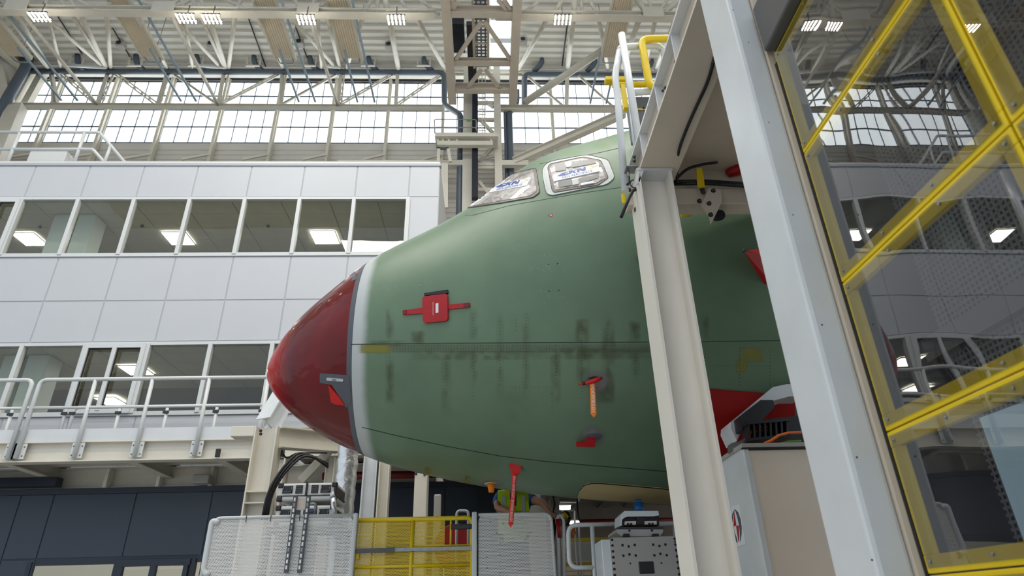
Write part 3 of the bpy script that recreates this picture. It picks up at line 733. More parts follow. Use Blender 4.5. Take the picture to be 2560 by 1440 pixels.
# ================================================================== WALKWAY
YW = 11.0
wk = thing('walkway', 'white steel walkway along the office front with fascia beam', 'walkway', (-8, YW, 4.0))
q = MB(); q.ibeam((-13, YW+0.08, 4.24), (-3.75, YW+0.08, 4.24), 0.2, 0.34, 0.02); q.build('fascia_beam', 'cream_steel', wk)
q = MB(); q.box((-13, YW-0.01, 4.41), (-3.75, YW+0.02, 4.62)); q.build('kick_plate', 'white_paint', wk)
q = MB(); q.box((-13, YW, 4.42), (-3.75, YO-0.05, 4.46)); q.build('deck', 'galvanised', wk)
for yy in (11.5, 11.9, 12.4):
    q = MB(); q.box((-13, yy, 4.3), (-3.75, yy+0.06, 4.42)); q.build('joist', 'cream_steel', wk)
for x in (-10.5, -8.2, -6.1, -4.6):
    q = MB(); q.ibeam((x, YW+0.2, 4.25), (x, YO-0.1, 4.25), 0.16, 0.3, 0.02); q.build('cross_beam', 'cream_steel', wk)
q = MB(); q.ibeam((-13, 12.75, 4.12), (-1.0, 12.75, 4.12), 0.2, 0.36, 0.02); q.build('rear_beam', 'cream_steel', wk)
for px in (270, 400, 530):
    p = at(px, 1205, Y=12.6); q = MB(); q.box((p.x-0.03, 12.5, 3.92), (p.x+0.03, 12.7, 4.26)); q.build('stiffener', 'cream_steel', wk)
p = at(510, 1200, Y=12.4); q = MB(); q.cbox((p.x-0.18, 12.3, 3.93), (p.x+0.12, 12.6, 4.09), 0.02); q.build('junction_box', 'machine_grey', None, 'cream junction box under the walkway beside the dark wall', 'box')
q = MB(); q.tube([(-13, 11.3, 4.22), (-3.9, 11.3, 4.22)], 0.02, 6); q.build('cable_conduit', 'galvanised', None, 'thin conduit under the walkway deck', 'conduit')
wp = lambda x, y, Y=YW-0.06: at(x, y, Y=Y)
fr = thing('walkway_railing', 'white tubular railing along the front of the walkway', 'railing', (-6, YW-0.06, 4.1))
zt, zm = 5.49, 4.98
def post(px): return at(px, 1140, Y=YW-0.06).x
def tubep(t, nm, pts, r, m='frame_white', rad=0.0, n=10): q = MB(); q.tube(fillet(pts, rad) if rad else pts, r, n); return q.build(nm, m, t)
YF = YW-0.06
xs = [post(x) for x in (40, 185, 335, 485, 640)]
tubep(fr, 'top_rail', [(xs[0], YF, 4.12), (xs[0], YF, zt), (-3.75, YF, zt)], 0.036, rad=0.12)
tubep(fr, 'mid_rail', [(xs[0], YF, zm), (-3.75, YF, zm)], 0.024)
tubep(fr, 'top_rail', [(post(20), YF, 4.12), (post(20), YF, zt), (-13, YF, zt)], 0.036, rad=0.12)
tubep(fr, 'mid_rail', [(post(20), YF, zm), (-13, YF, zm)], 0.024)
for i, x in enumerate(xs+[post(20), post(20)-1.1]):
    if i: 
        if i != 5: tubep(fr, 'post', [(x, YF, 4.12), (x, YF, zt)], 0.034)
    q = MB(); q.box((x-0.10, YF+0.035, 4.12), (x+0.10, YF+0.05, 4.38)); pl = q.build('base_plate', 'frame_white', fr)
    for dx in (-0.07, 0.07):
        for dz in (0.05, 0.2):
            q = MB(); q.cyl((x+dx, YF+0.03, 4.12+dz), (x+dx, YF+0.04, 4.12+dz), 0.012, 6); q.build('bolt', 'bolt_steel', pl)
rr_ = thing('rear_railing', 'low white railing with clamps against the office front', 'railing', (-6, YO-0.35, 4.46))
YQ = YO-0.35; zq = at(300, 1017, Y=YQ).z; zl = at(300, 1082, Y=YQ).z
rx = [at(px, 1060, Y=YQ).x for px in (20, 155, 175, 290, 410, 535, 650)]
tubep(rr_, 'top_rail', [(rx[2]-0.0, YQ, 4.463), (rx[2], YQ, zq), (-3.2, YQ, zq)], 0.033, rad=0.1)
tubep(rr_, 'top_rail', [(rx[1], YQ, 4.463), (rx[1], YQ, zq), (-13, YQ, zq)], 0.033, rad=0.1)
tubep(rr_, 'lower_rail', [(-13, YQ, zl), (-3.2, YQ, zl)], 0.022)
for x in rx[:1]+rx[3:]: tubep(rr_, 'post', [(x, YQ, 4.463), (x, YQ, zq)], 0.033)
for x in rx:
    q = MB(); q.cbox((x-0.06, YQ-0.05, zq-0.16), (x+0.06, YQ-0.02, zq-0.10), 0.01); q.build('clamp', 'dark_metal', rr_)
    for dx in (-0.3, 0.18):
        q = MB(); q.cbox((x+dx-0.02, YQ-0.05, zl-0.04), (x+dx+0.02, YQ+0.02, zl+0.05), 0.008); q.build('clamp', 'dark_metal', rr_)
p = at(546, 1133, Y=YW-0.02); q = MB(); q.cbox(p-Vector((0.04, 0.04, 0.07)), p+Vector((0.04, 0.0, 0.07)), 0.01); q.build('camera_box', 'black_plastic', None, 'small black box fixed to the walkway fascia beam', 'box')

# ================================================================== DARK ROOM BELOW
YD = 12.6
dk = thing('dark_partition', 'slate-blue panelled partition wall under the walkway with a lit window', 'wall', (-6, YD, 0))
zt_ = 3.82
jn = [-14, at(35, 1300, Y=YD).x, at(110, 1330, Y=YD).x, at(320, 1330, Y=YD).x, at(520, 1300, Y=YD).x, -3.6, -2.2, -0.8, 0.5]
for a, c in zip(jn, jn[1:]):
    q = MB(); q.cbox((a+0.012, YD, 2.72), (c-0.012, YD+0.05, zt_), 0.005); q.build('wall_panel', 'slate', dk)
    if c < at(80, 1420, Y=YD).x+0.05 or a > at(500, 1420, Y=YD).x-0.3:
        q = MB(); q.cbox((a+0.01, YD, 0), (c-0.01, YD+0.06, 2.70), 0.008); q.build('wall_panel', 'slate', dk)
q = MB(); q.box((-14, YD+0.012, 2.6), (0.5, YD+0.06, zt_)); q.build('joint_backing', 'slate_joint', dk)
q = MB(); q.box((-14, YD-0.04, zt_), (0.5, YD+0.12, zt_+0.10)); q.build('cap_rail', 'slate_joint', dk)
q = MB(); q.box((-14, YD+0.3, 3.6), (0.5, YD+3, 3.7)); q.build('room_ceiling', 'cladding', dk)
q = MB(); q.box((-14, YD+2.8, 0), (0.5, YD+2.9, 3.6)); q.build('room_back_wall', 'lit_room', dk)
wa, wb = at(80, 1412, Y=YD).x, at(286, 1412, Y=YD).x
da, db = at(296, 1415, Y=YD).x, at(476, 1415, Y=YD).x
for x0, x1 in ((wa-0.08, wa), (wb, da), (db, db+0.08)):
    q = MB(); q.box((x0, YD-0.02, 0), (x1, YD+0.08, 2.66)); q.build('window_post', 'slate_joint', dk)
q = MB(); q.box((wa, YD+0.03, 0.9), (wb, YD+0.04, 2.62)); q.build('window_pane', 'office_glass', dk)
q = MB(); q.box((da, YD-0.05, 2.55), (db, YD+0.05, 2.66)); q.build('door_head', 'slate_joint', dk)
for x0, x1 in ((da+0.02, da+0.1), ((da+db)/2-0.05, (da+db)/2+0.05), (db-0.1, db-0.02)):
    q = MB(); q.box((x0, YD-0.06, 0), (x1, YD+0.03, 2.55)); q.build('door_stile', 'slate_joint', dk)
q = MB(); q.box((da+0.1, YD, 0.2), (db-0.1, YD+0.01, 2.5)); q.build('door_pane', 'office_glass', dk)
for k, (x0, x1, y_) in enumerate(((130, 250, 1417), (222, 330, 1428))):
    a = at(x0, y_, Z=3.55); t = thing('strip_light', 'lit strip light on the ceiling of the room behind the slate wall, %s' % ('left one' if k == 0 else 'right one'), 'light', (a.x, 14.4+0.4*k, 3.5), 'strip lights behind the slate wall')
    q = MB(); q.box((a.x, 13.2+0.8*k, 3.53), (a.x+1.3, 13.35+0.8*k, 3.58)); q.build('diffuser', 'strip_lamp', t)
    q = MB(); q.box((a.x-0.03, 13.17+0.8*k, 3.57), (a.x+1.33, 13.38+0.8*k, 3.6)); q.build('lamp_body', 'frame_white', t)
# dark opening at the left end
a, c = at(-20, 1232, Y=12.4), at(150, 1200, Y=12.4)
q = MB(); q.box((a.x-1, 12.3, 3.93), (c.x, 12.5, 4.09)); q.build('roller_shutter_box', 'duct_navy', None, 'dark navy shutter housing under the walkway at the left edge', 'shutter')
# ================================================================== AIRCRAFT NOSE
from mathutils import noise as mnoise
Y0 = 6.65; XTIP = -2.374; XEND = 4.2
TA = [0.0, 0.164, 0.366, 0.6, 0.837, 1.091, 1.304, 1.548, 1.858, 2.041, 2.205, 2.303, 2.343]
TCZ = [4.004, 4.02, 4.044, 4.078, 4.122, 4.19, 4.246, 4.358, 4.563, 4.656, 4.762, 4.842, 4.914]
def natural(vals):
    n = len(vals); h = 1.0/(n-1)
    c = [0.0]*n; d = [0.0]*n
    for i in range(1, n-1):
        rhs = 6*((vals[i+1]-vals[i])/h-(vals[i]-vals[i-1])/h); den = 4*h-h*c[i-1]
        c[i] = h/den; d[i] = (rhs-h*d[i-1])/den
    mm = [0.0]*n
    for i in range(n-2, 0, -1): mm[i] = d[i]-c[i]*mm[i+1]
    def f(t):
        i = min(int(t/h), n-2); a = ((i+1)*h-t)/h; b_ = (t-i*h)/h
        return a*vals[i]+b_*vals[i+1]+((a**3-a)*mm[i]+(b_**3-b_)*mm[i+1])*h*h/6
    return f
fa, fc = natural(TA), natural(TCZ)
def xt(t): return XTIP+(XEND-XTIP)*t*t
def tx(x): return math.sqrt(max(0, (x-XTIP)/(XEND-XTIP)))
NR = 144
def ring(t):
    a, c, x = fa(t), fc(t), xt(t)
    return [Vector((x, Y0+0.97*a*math.cos(2*math.pi*k/NR), c+a*math.sin(2*math.pi*k/NR))) for k in range(NR)]
def shell(ts, cap=False):
    q = MB(); rings = [ring(t) for t in ts]
    if cap: q.v.append(Vector((xt(0), Y0, fc(0)))); 
    base = len(q.v)
    for r_ in rings: q.v += r_
    for i in range(len(rings)-1):
        for k in range(NR):
            q.f.append([base+i*NR+k, base+i*NR+(k+1) % NR, base+(i+1)*NR+(k+1) % NR, base+(i+1)*NR+k]); q.sm.append(True)
    if cap:
        for k in range(NR): q.f.append([0, base+(k+1) % NR, base+k]); q.sm.append(True)
    return q
XS = -1.325; XS2 = XS+0.055                                  # radome joint
def span(a, b_, n): return [a+(b_-a)*i/n for i in range(n+1)]
full = shell(span(0.02, 1.0, 150), cap=True)
BVH = BVHTree.FromPolygons(full.v, full.f)
def surf(px, py, off=0.0):
    d = ray(px, py).normalized(); h = BVH.ray_cast(CAM, d)
    for i in range(40):                                     # a point just off the rim slides onto it
        if h[0] is not None: break
        k = 1.5*(i+1)/math.hypot(1300-px, 850-py); d = ray(px+(1300-px)*k, py+(850-py)*k).normalized(); h = BVH.ray_cast(CAM, d)
    if h[0] is None: return None, None
    n = h[1]
    if n.dot(d) > 0: n = -n
    # smooth normal from the section
    p = h[0]; t = tx(p.x); a, c = fa(t), fc(t); e = 0.004
    da = (fa(min(1, t+e))-fa(max(0, t-e)))/(xt(min(1, t+e))-xt(max(0, t-e))); dc = (fc(min(1, t+e))-fc(max(0, t-e)))/(xt(min(1, t+e))-xt(max(0, t-e)))
    yy, zz = (p.y-Y0)/0.97, p.z-c; r_ = max(1e-6, math.hypot(yy, zz))
    n2 = Vector((-(da+dc*zz/r_), yy/r_/0.97, zz/r_)).normalized()
    return p+n2*off, n2
ac = thing('aircraft_nose', 'green primed aircraft nose section with dark red radome above the work platform', 'aircraft', (0, Y0, 0))

# primer skin
M, nt, out = nodes_of('green_primer')
bs = nt.nodes.new('ShaderNodeBsdfPrincipled'); nt.links.new(bs.outputs[0], out.inputs[0])
tc = nt.nodes.new('ShaderNodeTexCoord'); sp = nt.nodes.new('ShaderNodeSeparateXYZ'); nt.links.new(tc.outputs['Object'], sp.inputs[0])
n1 = nt.nodes.new('ShaderNodeTexNoise'); n1.inputs['Scale'].default_value = 0.9; n1.inputs['Detail'].default_value = 5
n2 = nt.nodes.new('ShaderNodeTexNoise'); n2.inputs['Scale'].default_value = 4.0; n2.inputs['Detail'].default_value = 6
for n_ in (n1, n2): nt.links.new(tc.outputs['Object'], n_.inputs['Vector'])
cr = nt.nodes.new('ShaderNodeValToRGB'); cr.color_ramp.elements[0].position = 0.35; cr.color_ramp.elements[1].position = 0.68
cr.color_ramp.elements[0].color = rgb(98, 122, 98); cr.color_ramp.elements[1].color = rgb(111, 136, 110)
nt.links.new(n1.outputs[0], cr.inputs[0])
mx = nt.nodes.new('ShaderNodeMix'); mx.data_type = 'RGBA'; mx.blend_type = 'MULTIPLY'; mx.inputs[0].default_value = 1
r2 = nt.nodes.new('ShaderNodeMapRange'); r2.inputs[1].default_value = .3; r2.inputs[2].default_value = .7; r2.inputs[3].default_value = .94; r2.inputs[4].default_value = 1.04
nt.links.new(n2.outputs[0], r2.inputs[0]); nt.links.new(cr.outputs[0], mx.inputs[6]); nt.links.new(r2.outputs[0], mx.inputs[7])
# white edge paint band next to the radome, oversprayed
xe = math_n(nt, 'ADD', sp.outputs['X'], math_n(nt, 'MULTIPLY', math_n(nt, 'SUBTRACT', n2.outputs[0], 0.5), 0.05))
wr = nt.nodes.new('ShaderNodeMapRange'); wr.interpolation_type = 'SMOOTHSTEP'
wr.inputs[1].default_value = XS2+0.07; wr.inputs[2].default_value = XS2+0.17; wr.inputs[3].default_value = 1; wr.inputs[4].default_value = 0
nt.links.new(xe, wr.inputs[0])
m2 = nt.nodes.new('ShaderNodeMix'); m2.data_type = 'RGBA'; nt.links.new(wr.outputs[0], m2.inputs[0])
nt.links.new(mx.outputs[2], m2.inputs[6]); m2.inputs[7].default_value = rgb(190, 194, 194)
nt.links.new(m2.outputs[2], bs.inputs['Base Color'])
rr2 = nt.nodes.new('ShaderNodeMapRange'); rr2.inputs[3].default_value = 0.34; rr2.inputs[4].default_value = 0.5
nt.links.new(n1.outputs[0], rr2.inputs[0]); nt.links.new(rr2.outputs[0], bs.inputs['Roughness'])
bs.inputs['Specular IOR Level'].default_value = 0.45

M, nt, out = nodes_of('radome_red')
bs = nt.nodes.new('ShaderNodeBsdfPrincipled'); nt.links.new(bs.outputs[0], out.inputs[0])
tc = nt.nodes.new('ShaderNodeTexCoord'); n1 = nt.nodes.new('ShaderNodeTexNoise'); n1.inputs['Scale'].default_value = 2.2; n1.inputs['Detail'].default_value = 3
nt.links.new(tc.outputs['Object'], n1.inputs['Vector'])
cr = nt.nodes.new('ShaderNodeValToRGB'); cr.color_ramp.elements[0].position = .3; cr.color_ramp.elements[1].position = .7
cr.color_ramp.elements[0].color = rgb(92, 8, 10); cr.color_ramp.elements[1].color = rgb(116, 10, 13)
sx = nt.nodes.new('ShaderNodeSeparateXYZ'); nt.links.new(tc.outputs['Object'], sx.inputs[0])
tip_lit = nt.nodes.new('ShaderNodeMapRange'); tip_lit.interpolation_type = 'SMOOTHSTEP'
tip_lit.inputs[1].default_value = -2.36; tip_lit.inputs[2].default_value = -1.95; tip_lit.inputs[3].default_value = 1; tip_lit.inputs[4].default_value = 0
nt.links.new(sx.outputs['X'], tip_lit.inputs[0])
mt = nt.nodes.new('ShaderNodeMix'); mt.data_type = 'RGBA'; nt.links.new(tip_lit.outputs[0], mt.inputs[0]); mt.inputs[7].default_value = rgb(200, 10, 14)  # brighter red puts the lit look of the tip into the base colour
nt.links.new(n1.outputs[0], cr.inputs[0]); nt.links.new(cr.outputs[0], mt.inputs[6]); nt.links.new(mt.outputs[2], bs.inputs['Base Color'])
bs.inputs['Roughness'].default_value = 0.3; bs.inputs['Specular IOR Level'].default_value = 0.12; bs.inputs['Coat Weight'].default_value = 0.4; bs.inputs['Coat Roughness'].default_value = 0.07
nb = nt.nodes.new('ShaderNodeTexNoise'); nb.inputs['Scale'].default_value = 1.6; nb.inputs['Detail'].default_value = 2
mpb = nt.nodes.new('ShaderNodeMapping'); mpb.inputs['Scale'].default_value = (0.35, 3.2, 3.2); nt.links.new(tc.outputs['Object'], mpb.inputs[0]); nt.links.new(mpb.outputs[0], nb.inputs['Vector'])
bp = nt.nodes.new('ShaderNodeBump'); bp.inputs['Strength'].default_value = 0.4; bp.inputs['Distance'].default_value = 0.06
nt.links.new(nb.outputs[0], bp.inputs['Height']); nt.links.new(bp.outputs[0], bs.inputs['Coat Normal'])

shell(span(0.012, tx(XS), 44), cap=True).build('radome', 'radome_red', ac, 'glossy dark red radome, lit look of the tip put in its colour')
shell(span(tx(XS), tx(XS2), 2)).build('radome_seal', 'seal_grey', ac, 'dark grey joint band behind the radome')
shell(span(tx(XS2), 1.0, 110)).build('fuselage_skin', 'green_primer', ac, 'green primed fuselage skin with stains and rivet rows')
q = MB(); q.add(ring(1.0), [list(range(NR))]); q.build('end_bulkhead', 'seal_grey', ac)

def patch(name, poly, off, thick, m, parent, edge=14.0, cover=None, label=None, sm=True):
    """outline measured in the photograph laid onto the curved skin as a thin plate"""
    bm = bmesh.new(); vs = [bm.verts.new((x, -y, 0)) for x, y in poly]; f = bm.faces.new(vs)
    bmesh.ops.triangulate(bm, faces=[f])
    for _ in range(7):
        long_e = [e for e in bm.edges if e.calc_length() > edge]
        if not long_e: break
        bmesh.ops.subdivide_edges(bm, edges=long_e, cuts=1); bmesh.ops.triangulate(bm, faces=[f for f in bm.faces if len(f.verts) > 3])
    bm.verts.index_update(); n = len(bm.verts)
    top, bot, cov = [], [], []
    for v in bm.verts:
        p, nn = surf(v.co.x, -v.co.y)
        top.append(p+nn*(off+thick)); bot.append(p+nn*(off-0.004)); cov.append(cover(v.co.x, -v.co.y) if cover else 1)
    F = [[v.index for v in f.verts] for f in bm.faces]
    bnd = [(e.verts[0].index, e.verts[1].index) for e in bm.edges if e.is_boundary] if thick else []
    bm.free()
    q = MB(); q.add(top, F, sm)
    if thick:
        for a, c in bnd: q.add([top[a], top[c], bot[c], bot[a]], [(0, 1, 2, 3)])
    o = q.build(name, m, parent, label)
    if cover:
        at_ = o.data.attributes.new('cover', 'FLOAT', 'POINT'); at_.data.foreach_set('value', cov[:len(o.data.vertices)])
    return o
def grid_patch(name, quad, nu, nv, off, m, parent, cover=None):
    """quad tl,tr,br,bl in photograph pixels"""
    q = MB(); cov = []; (a, b_, c, d) = [Vector(p) for p in quad]
    for j in range(nv+1):
        for i in range(nu+1):
            u, v = i/nu, j/nv; p = (a*(1-u)+b_*u)*(1-v)+(d*(1-u)+c*u)*v
            s_, nn = surf(p.x, p.y); q.v.append(s_+nn*off); cov.append(cover(u, v) if cover else 1.0)
    for j in range(nv):
        for i in range(nu): k = j*(nu+1)+i; q.f.append([k, k+1, k+nu+2, k+nu+1]); q.sm.append(True)
    o = q.build(name, m, parent)
    at_ = o.data.attributes.new('cover', 'FLOAT', 'POINT'); at_.data.foreach_set('value', cov)
    return o
def ribbon(name, pts, wpx, off, m, parent):
    """narrow strip along a measured line on the skin"""
    dense = []
    for (x0, y0), (x1, y1) in zip(pts, pts[1:]):
        n = max(1, int(math.hypot(x1-x0, y1-y0)/14))
        for i in range(n): dense.append((x0+(x1-x0)*i/n, y0+(y1-y0)*i/n))
    dense.append(pts[-1]); q = MB()
    for i, (x, y) in enumerate(dense):
        xa, ya = dense[max(0, i-1)]; xb, yb = dense[min(len(dense)-1, i+1)]; L = math.hypot(xb-xa, yb-ya) or 1
        nx, ny = -(yb-ya)/L*wpx/2, (xb-xa)/L*wpx/2
        for s_ in (1, -1):
            p, nn = surf(x+nx*s_, y+ny*s_)
            if p is None: p, nn = surf(x, y)
            q.v.append(p+nn*off)
    for i in range(len(dense)-1): q.f.append([2*i, 2*i+1, 2*i+3, 2*i+2]); q.sm.append(True)
    return q.build(name, m, parent)
def rounded(poly, rad, k=4):
    n = len(poly); out_ = []
    for i in range(n):
        a, b_, c = Vector(poly[i-1]), Vector(poly[i]), Vector(poly[(i+1) % n]); u, v = a-b_, c-b_
        r_ = min(rad, u.length*0.45, v.length*0.45); p, q_ = b_+u.normalized()*r_, b_+v.normalized()*r_
        for j in range(k+1):
            t = j/k; w_ = (1-t)**2*p+2*t*(1-t)*b_+t*t*q_; out_.append((w_.x, w_.y))
    return out_

# ---- panel seams
z5 = lambda L: [(1150+x/4.8, 320+y/4.8) for x, y in L]
ribbon('panel_seam', [(877, 861), (1100, 858), (1660, 855), (1990, 851)], 1.7, 0.0015, 'seam_dark', ac)
ribbon('panel_seam', [(905, 1068), (1000, 1091), (1120, 1116), (1250, 1140), (1360, 1153), (1460, 1162), (1700, 1181)], 1.7, 0.0015, 'seam_dark', ac)
ribbon('panel_seam', z5([(955, 430), (1320, 370), (1700, 290), (1935, 235)]), 0.9, 0.0015, 'seam_dark', ac)
ribbon('panel_seam', z5([(955, 362), (970, 425)]), 1.1, 0.0015, 'seam_dark', ac)
ribbon('panel_seam', z5([(60, 1050), (160, 1045), (600, 930), (990, 862), (1400, 790), (1990, 705)]), 0.9, 0.0015, 'seam_dark', ac)

# ---- rivets
def disc(q, x, y, r, off=0.001, n=6):
    p, nn = surf(x, y)
    if p is None: return
    a = nn.cross(Vector((1, 0, 0))).normalized(); b_ = nn.cross(a)
    i0 = len(q.v)
    for k in range(n):
        t = 2*math.pi*k/n; q.v.append(p+nn*off+a*math.cos(t)*r+b_*math.sin(t)*r)
    q.f.append(list(range(i0, i0+n))); q.sm.append(False)
q = MB()
cols = [(974, 790, 845), (1117, 880, 985), (1183, 785, 845), (1183, 880, 1000), (1249, 795, 845), (1250, 885, 965), (1315, 785, 850), (1315, 870, 975), (974, 885, 950),
        (1389, 880, 950), (1455, 810, 1000), (1520, 805, 1000), (1587, 810, 850), (1588, 885, 950), (1051, 700, 720), (1849, 870, 970), (1925, 880, 965), (1763, 885, 965), (1380, 985, 1040), (1290, 800, 830)]
for x, a, c in cols:
    y = a
    while y < c: disc(q, x+random.uniform(-.3, .3), y, 0.0042); y += 8.4
x = 985
while x < 1655:
    for yy in (865, 872, 879):
        if x < 1330 or yy == 879 or random.random() < 0.3: disc(q, x, yy-(x-985)*0.003, 0.0036)
    x += 7.2
for yy, x0, x1 in ((914, 1640, 1930), (920, 1700, 1900), (646, 1583, 1620), (968, 1280, 1380)):
    x = x0
    while x < x1: disc(q, x, yy, 0.0034); x += 9.5
for x, y in ((1371, 661), (1394, 659), (1373, 728), (1397, 726)): disc(q, x, y, 0.0075, n=10)
q.build('rivets', 'rivet_dark', ac, kind='stuff', fix=False)
q = MB()
for i in range(90):
    x, y = random.choice(((1350, 672), (1385, 668), (1380, 735), (1390, 640), (1310, 620), (980, 725), (1050, 705)))
    disc(q, x+random.uniform(-30, 30), y+random.uniform(-10, 10), 0.002)
q.build('sealant_specks', 'rivet_pale', ac, kind='stuff', fix=False)

# ---- stains, overspray, tints
def fuzz(amp, sx=3.0, sy=3.0, seed=0.0, pw=1.0):
    def f(u, v):
        e = max(0, 1-(2*u-1)**2)*max(0, 1-(2*v-1)**4)
        n = mnoise.noise(Vector((u*sx+seed, v*sy+seed*2.3, seed)))*0.5+0.5
        return max(0, min(1, amp*e**pw*min(1, max(0, n*2.6-0.55))))
    return f
def rectq(x0, y0, x1, y1): return [(x0, y0), (x1, y0), (x1, y1), (x0, y1)]
for k, (x0, y0, x1, y1, am) in enumerate(((962, 770, 986, 850, .5), (962, 885, 988, 1010, .7), (1025, 825, 1065, 862, .8), (1100, 880, 1130, 1040, .35), (1172, 770, 1196, 850, .4), (1172, 880, 1196, 960, .35),
        (1238, 780, 1262, 1000, .3), (1303, 780, 1327, 1000, .35), (1374, 880, 1404, 1010, .6), (1435, 795, 1475, 860, .9), (1438, 860, 1478, 970, .55), (1502, 790, 1540, 1010, .75), (1570, 800, 1604, 860, .8), (1575, 880, 1602, 940, .4),
        (905, 850, 1020, 868, .5), (1000, 874, 1380, 902, .55), (1340, 868, 1660, 900, .6), (1574, 636, 1640, 662, .5), (1480, 960, 1540, 1010, .5), (1250, 980, 1330, 1060, .15), (1750, 780, 1775, 850, .5))):
    grid_patch('stain', rectq(x0, y0, x1, y1), max(6, int((x1-x0)/4)), max(6, int((y1-y0)/5)), 0.0008, 'stain_brown', ac, fuzz(am*0.62, max(2, (x1-x0)/16), max(2, (y1-y0)/22), 1.7*k)) if am > 0 else None
grid_patch('lap_strip', rectq(902, 858, 1665, 884), 120, 6, 0.0006, 'stain_brown', ac, lambda u, v: 0.22*min(1, v*5, (1-v)*5))
grid_patch('primer_tint', rectq(893, 859, 985, 885), 20, 8, 0.0010, 'tint_yellow', ac, lambda u, v: 0.55*min(1, u*5, (1-u)*4, v*4, (1-v)*4))
for (x0, y0, x1, y1) in ((1845, 865, 1912, 908), (1838, 896, 1872, 934), (1630, 790, 1660, 840)):
    grid_patch('primer_tint', rectq(x0, y0, x1, y1), 10, 10, 0.0010, 'tint_yellow', ac, lambda u, v: 0.5*min(1, u*4, (1-u)*4, v*4, (1-v)*4))
for (x0, y0, x1, y1) in ((1395, 372, 1460, 392), (1475, 352, 1530, 376), (1520, 338, 1570, 362)):
    grid_patch('primer_tint', rectq(x0, y0, x1, y1), 10, 8, 0.0010, 'tint_green', ac, lambda u, v: 0.30*max(0, 1-((u-.5)**2+(v-.5)**2)*4.2))
for (x0, y0, x1, y1, rx, ry) in ((1455, 920, 1530, 985, 0, 0), (1448, 1062, 1518, 1116, 0, 0), (1195, 1198, 1262, 1222, 0, 0)):
    grid_patch('paint_halo', rectq(x0, y0, x1, y1), 16, 14, 0.0012, 'halo_pink', ac, lambda u, v: 0.8*max(0, 1-((u-.5)**2+(v-.5)**2)*4.4)**1.2)
for (x, y) in ((1070, 1180), (1170, 1203)):
    grid_patch('primer_tint', rectq(x-14, y-16, x+12, y+10), 8, 8, 0.0010, 'tint_yellow', ac, lambda u, v: 0.5*max(0, 1-((u-.5)**2+(v-.5)**2)*4.4))
    ribbon('panel_seam', [(x-3, y-13), (x-4, y-6), (x+2, y+7)], 1.4, 0.0016, 'seam_dark', ac)

# ---- cockpit side window in its riveted plate
plate = rounded(z5([(985, 500), (1035, 432), (1110, 400), (1490, 330), (1560, 332), (1780, 385), (1862, 600), (1765, 682), (1110, 815), (1040, 795), (1015, 700)]), 9)
wf = patch('window_plate', plate, 0.0, 0.006, 'plate_grey', ac, edge=16)
ribbon('panel_seam', plate+[plate[0]], 1.2, 0.0070, 'seam_dark', ac)
gap = rounded(z5([(1055, 480), (1085, 440), (1475, 356), (1692, 398), (1782, 605), (1660, 692), (1135, 780), (1108, 755)]), 5)
patch('window_gap', gap, 0.0, 0.009, 'window_gap', ac, edge=14)
ribbon('panel_seam', gap+[gap[0]], 1.5, 0.0095, 'seam_dark', ac)
pane = rounded(z5([(1085, 490), (1112, 455), (1465, 378), (1662, 416), (1752, 600), (1645, 668), (1155, 752), (1138, 735)]), 5)
patch('window_pane', pane, 0.0, 0.012, 'wrap_film', ac, edge=9, label='cockpit side window under crinkled wrap')
for pl_ in ([(1140, 455), (1265, 425), (1275, 520), (1150, 540)], [(1340, 415), (1600, 400), (1640, 440), (1350, 490)], [(1180, 655), (1345, 625), (1350, 700), (1190, 728)], [(1430, 620), (1670, 570), (1660, 610), (1440, 690)]):
    patch('dark_opening', rounded(z5(pl_), 3), 0.0, 0.0165, 'window_dark', ac, edge=10)
q = MB()
for i in range(4):
    for x0, y0, x1, y1, n_ in ((1010, 480, 1045, 770, 14), (1060, 440, 1490, 350, 16), (1150, 800, 1750, 685, 22), (1720, 385, 1820, 620, 10), (1020, 520, 1055, 760, 9)):
        for j in range(n_):
            t = j/(n_-1); (px, py), = z5([(x0+(x1-x0)*t+random.uniform(-2, 2), y0+(y1-y0)*t)]); disc(q, px, py, 0.0022, 0.0066)
    break
q.build('plate_screws', 'rivet_dark', ac, kind='stuff', fix=False)

# ---- windscreen
scr = rounded(z5([(78, 962), (500, 600), (570, 562), (912, 484), (960, 775), (880, 836), (480, 905)]), 5)
patch('windscreen_frame', scr, 0.0, 0.006, 'window_gap', ac, edge=14)
ribbon('panel_seam', scr+[scr[0]], 1.6, 0.0066, 'seam_dark', ac)
inn = rounded(z5([(120, 945), (515, 612), (585, 575), (880, 512), (925, 760), (850, 818), (480, 884)]), 5)
patch('windscreen_pane', inn, 0.0, 0.009, 'wrap_film', ac, edge=8, label='cockpit windscreen under crinkled wrap')

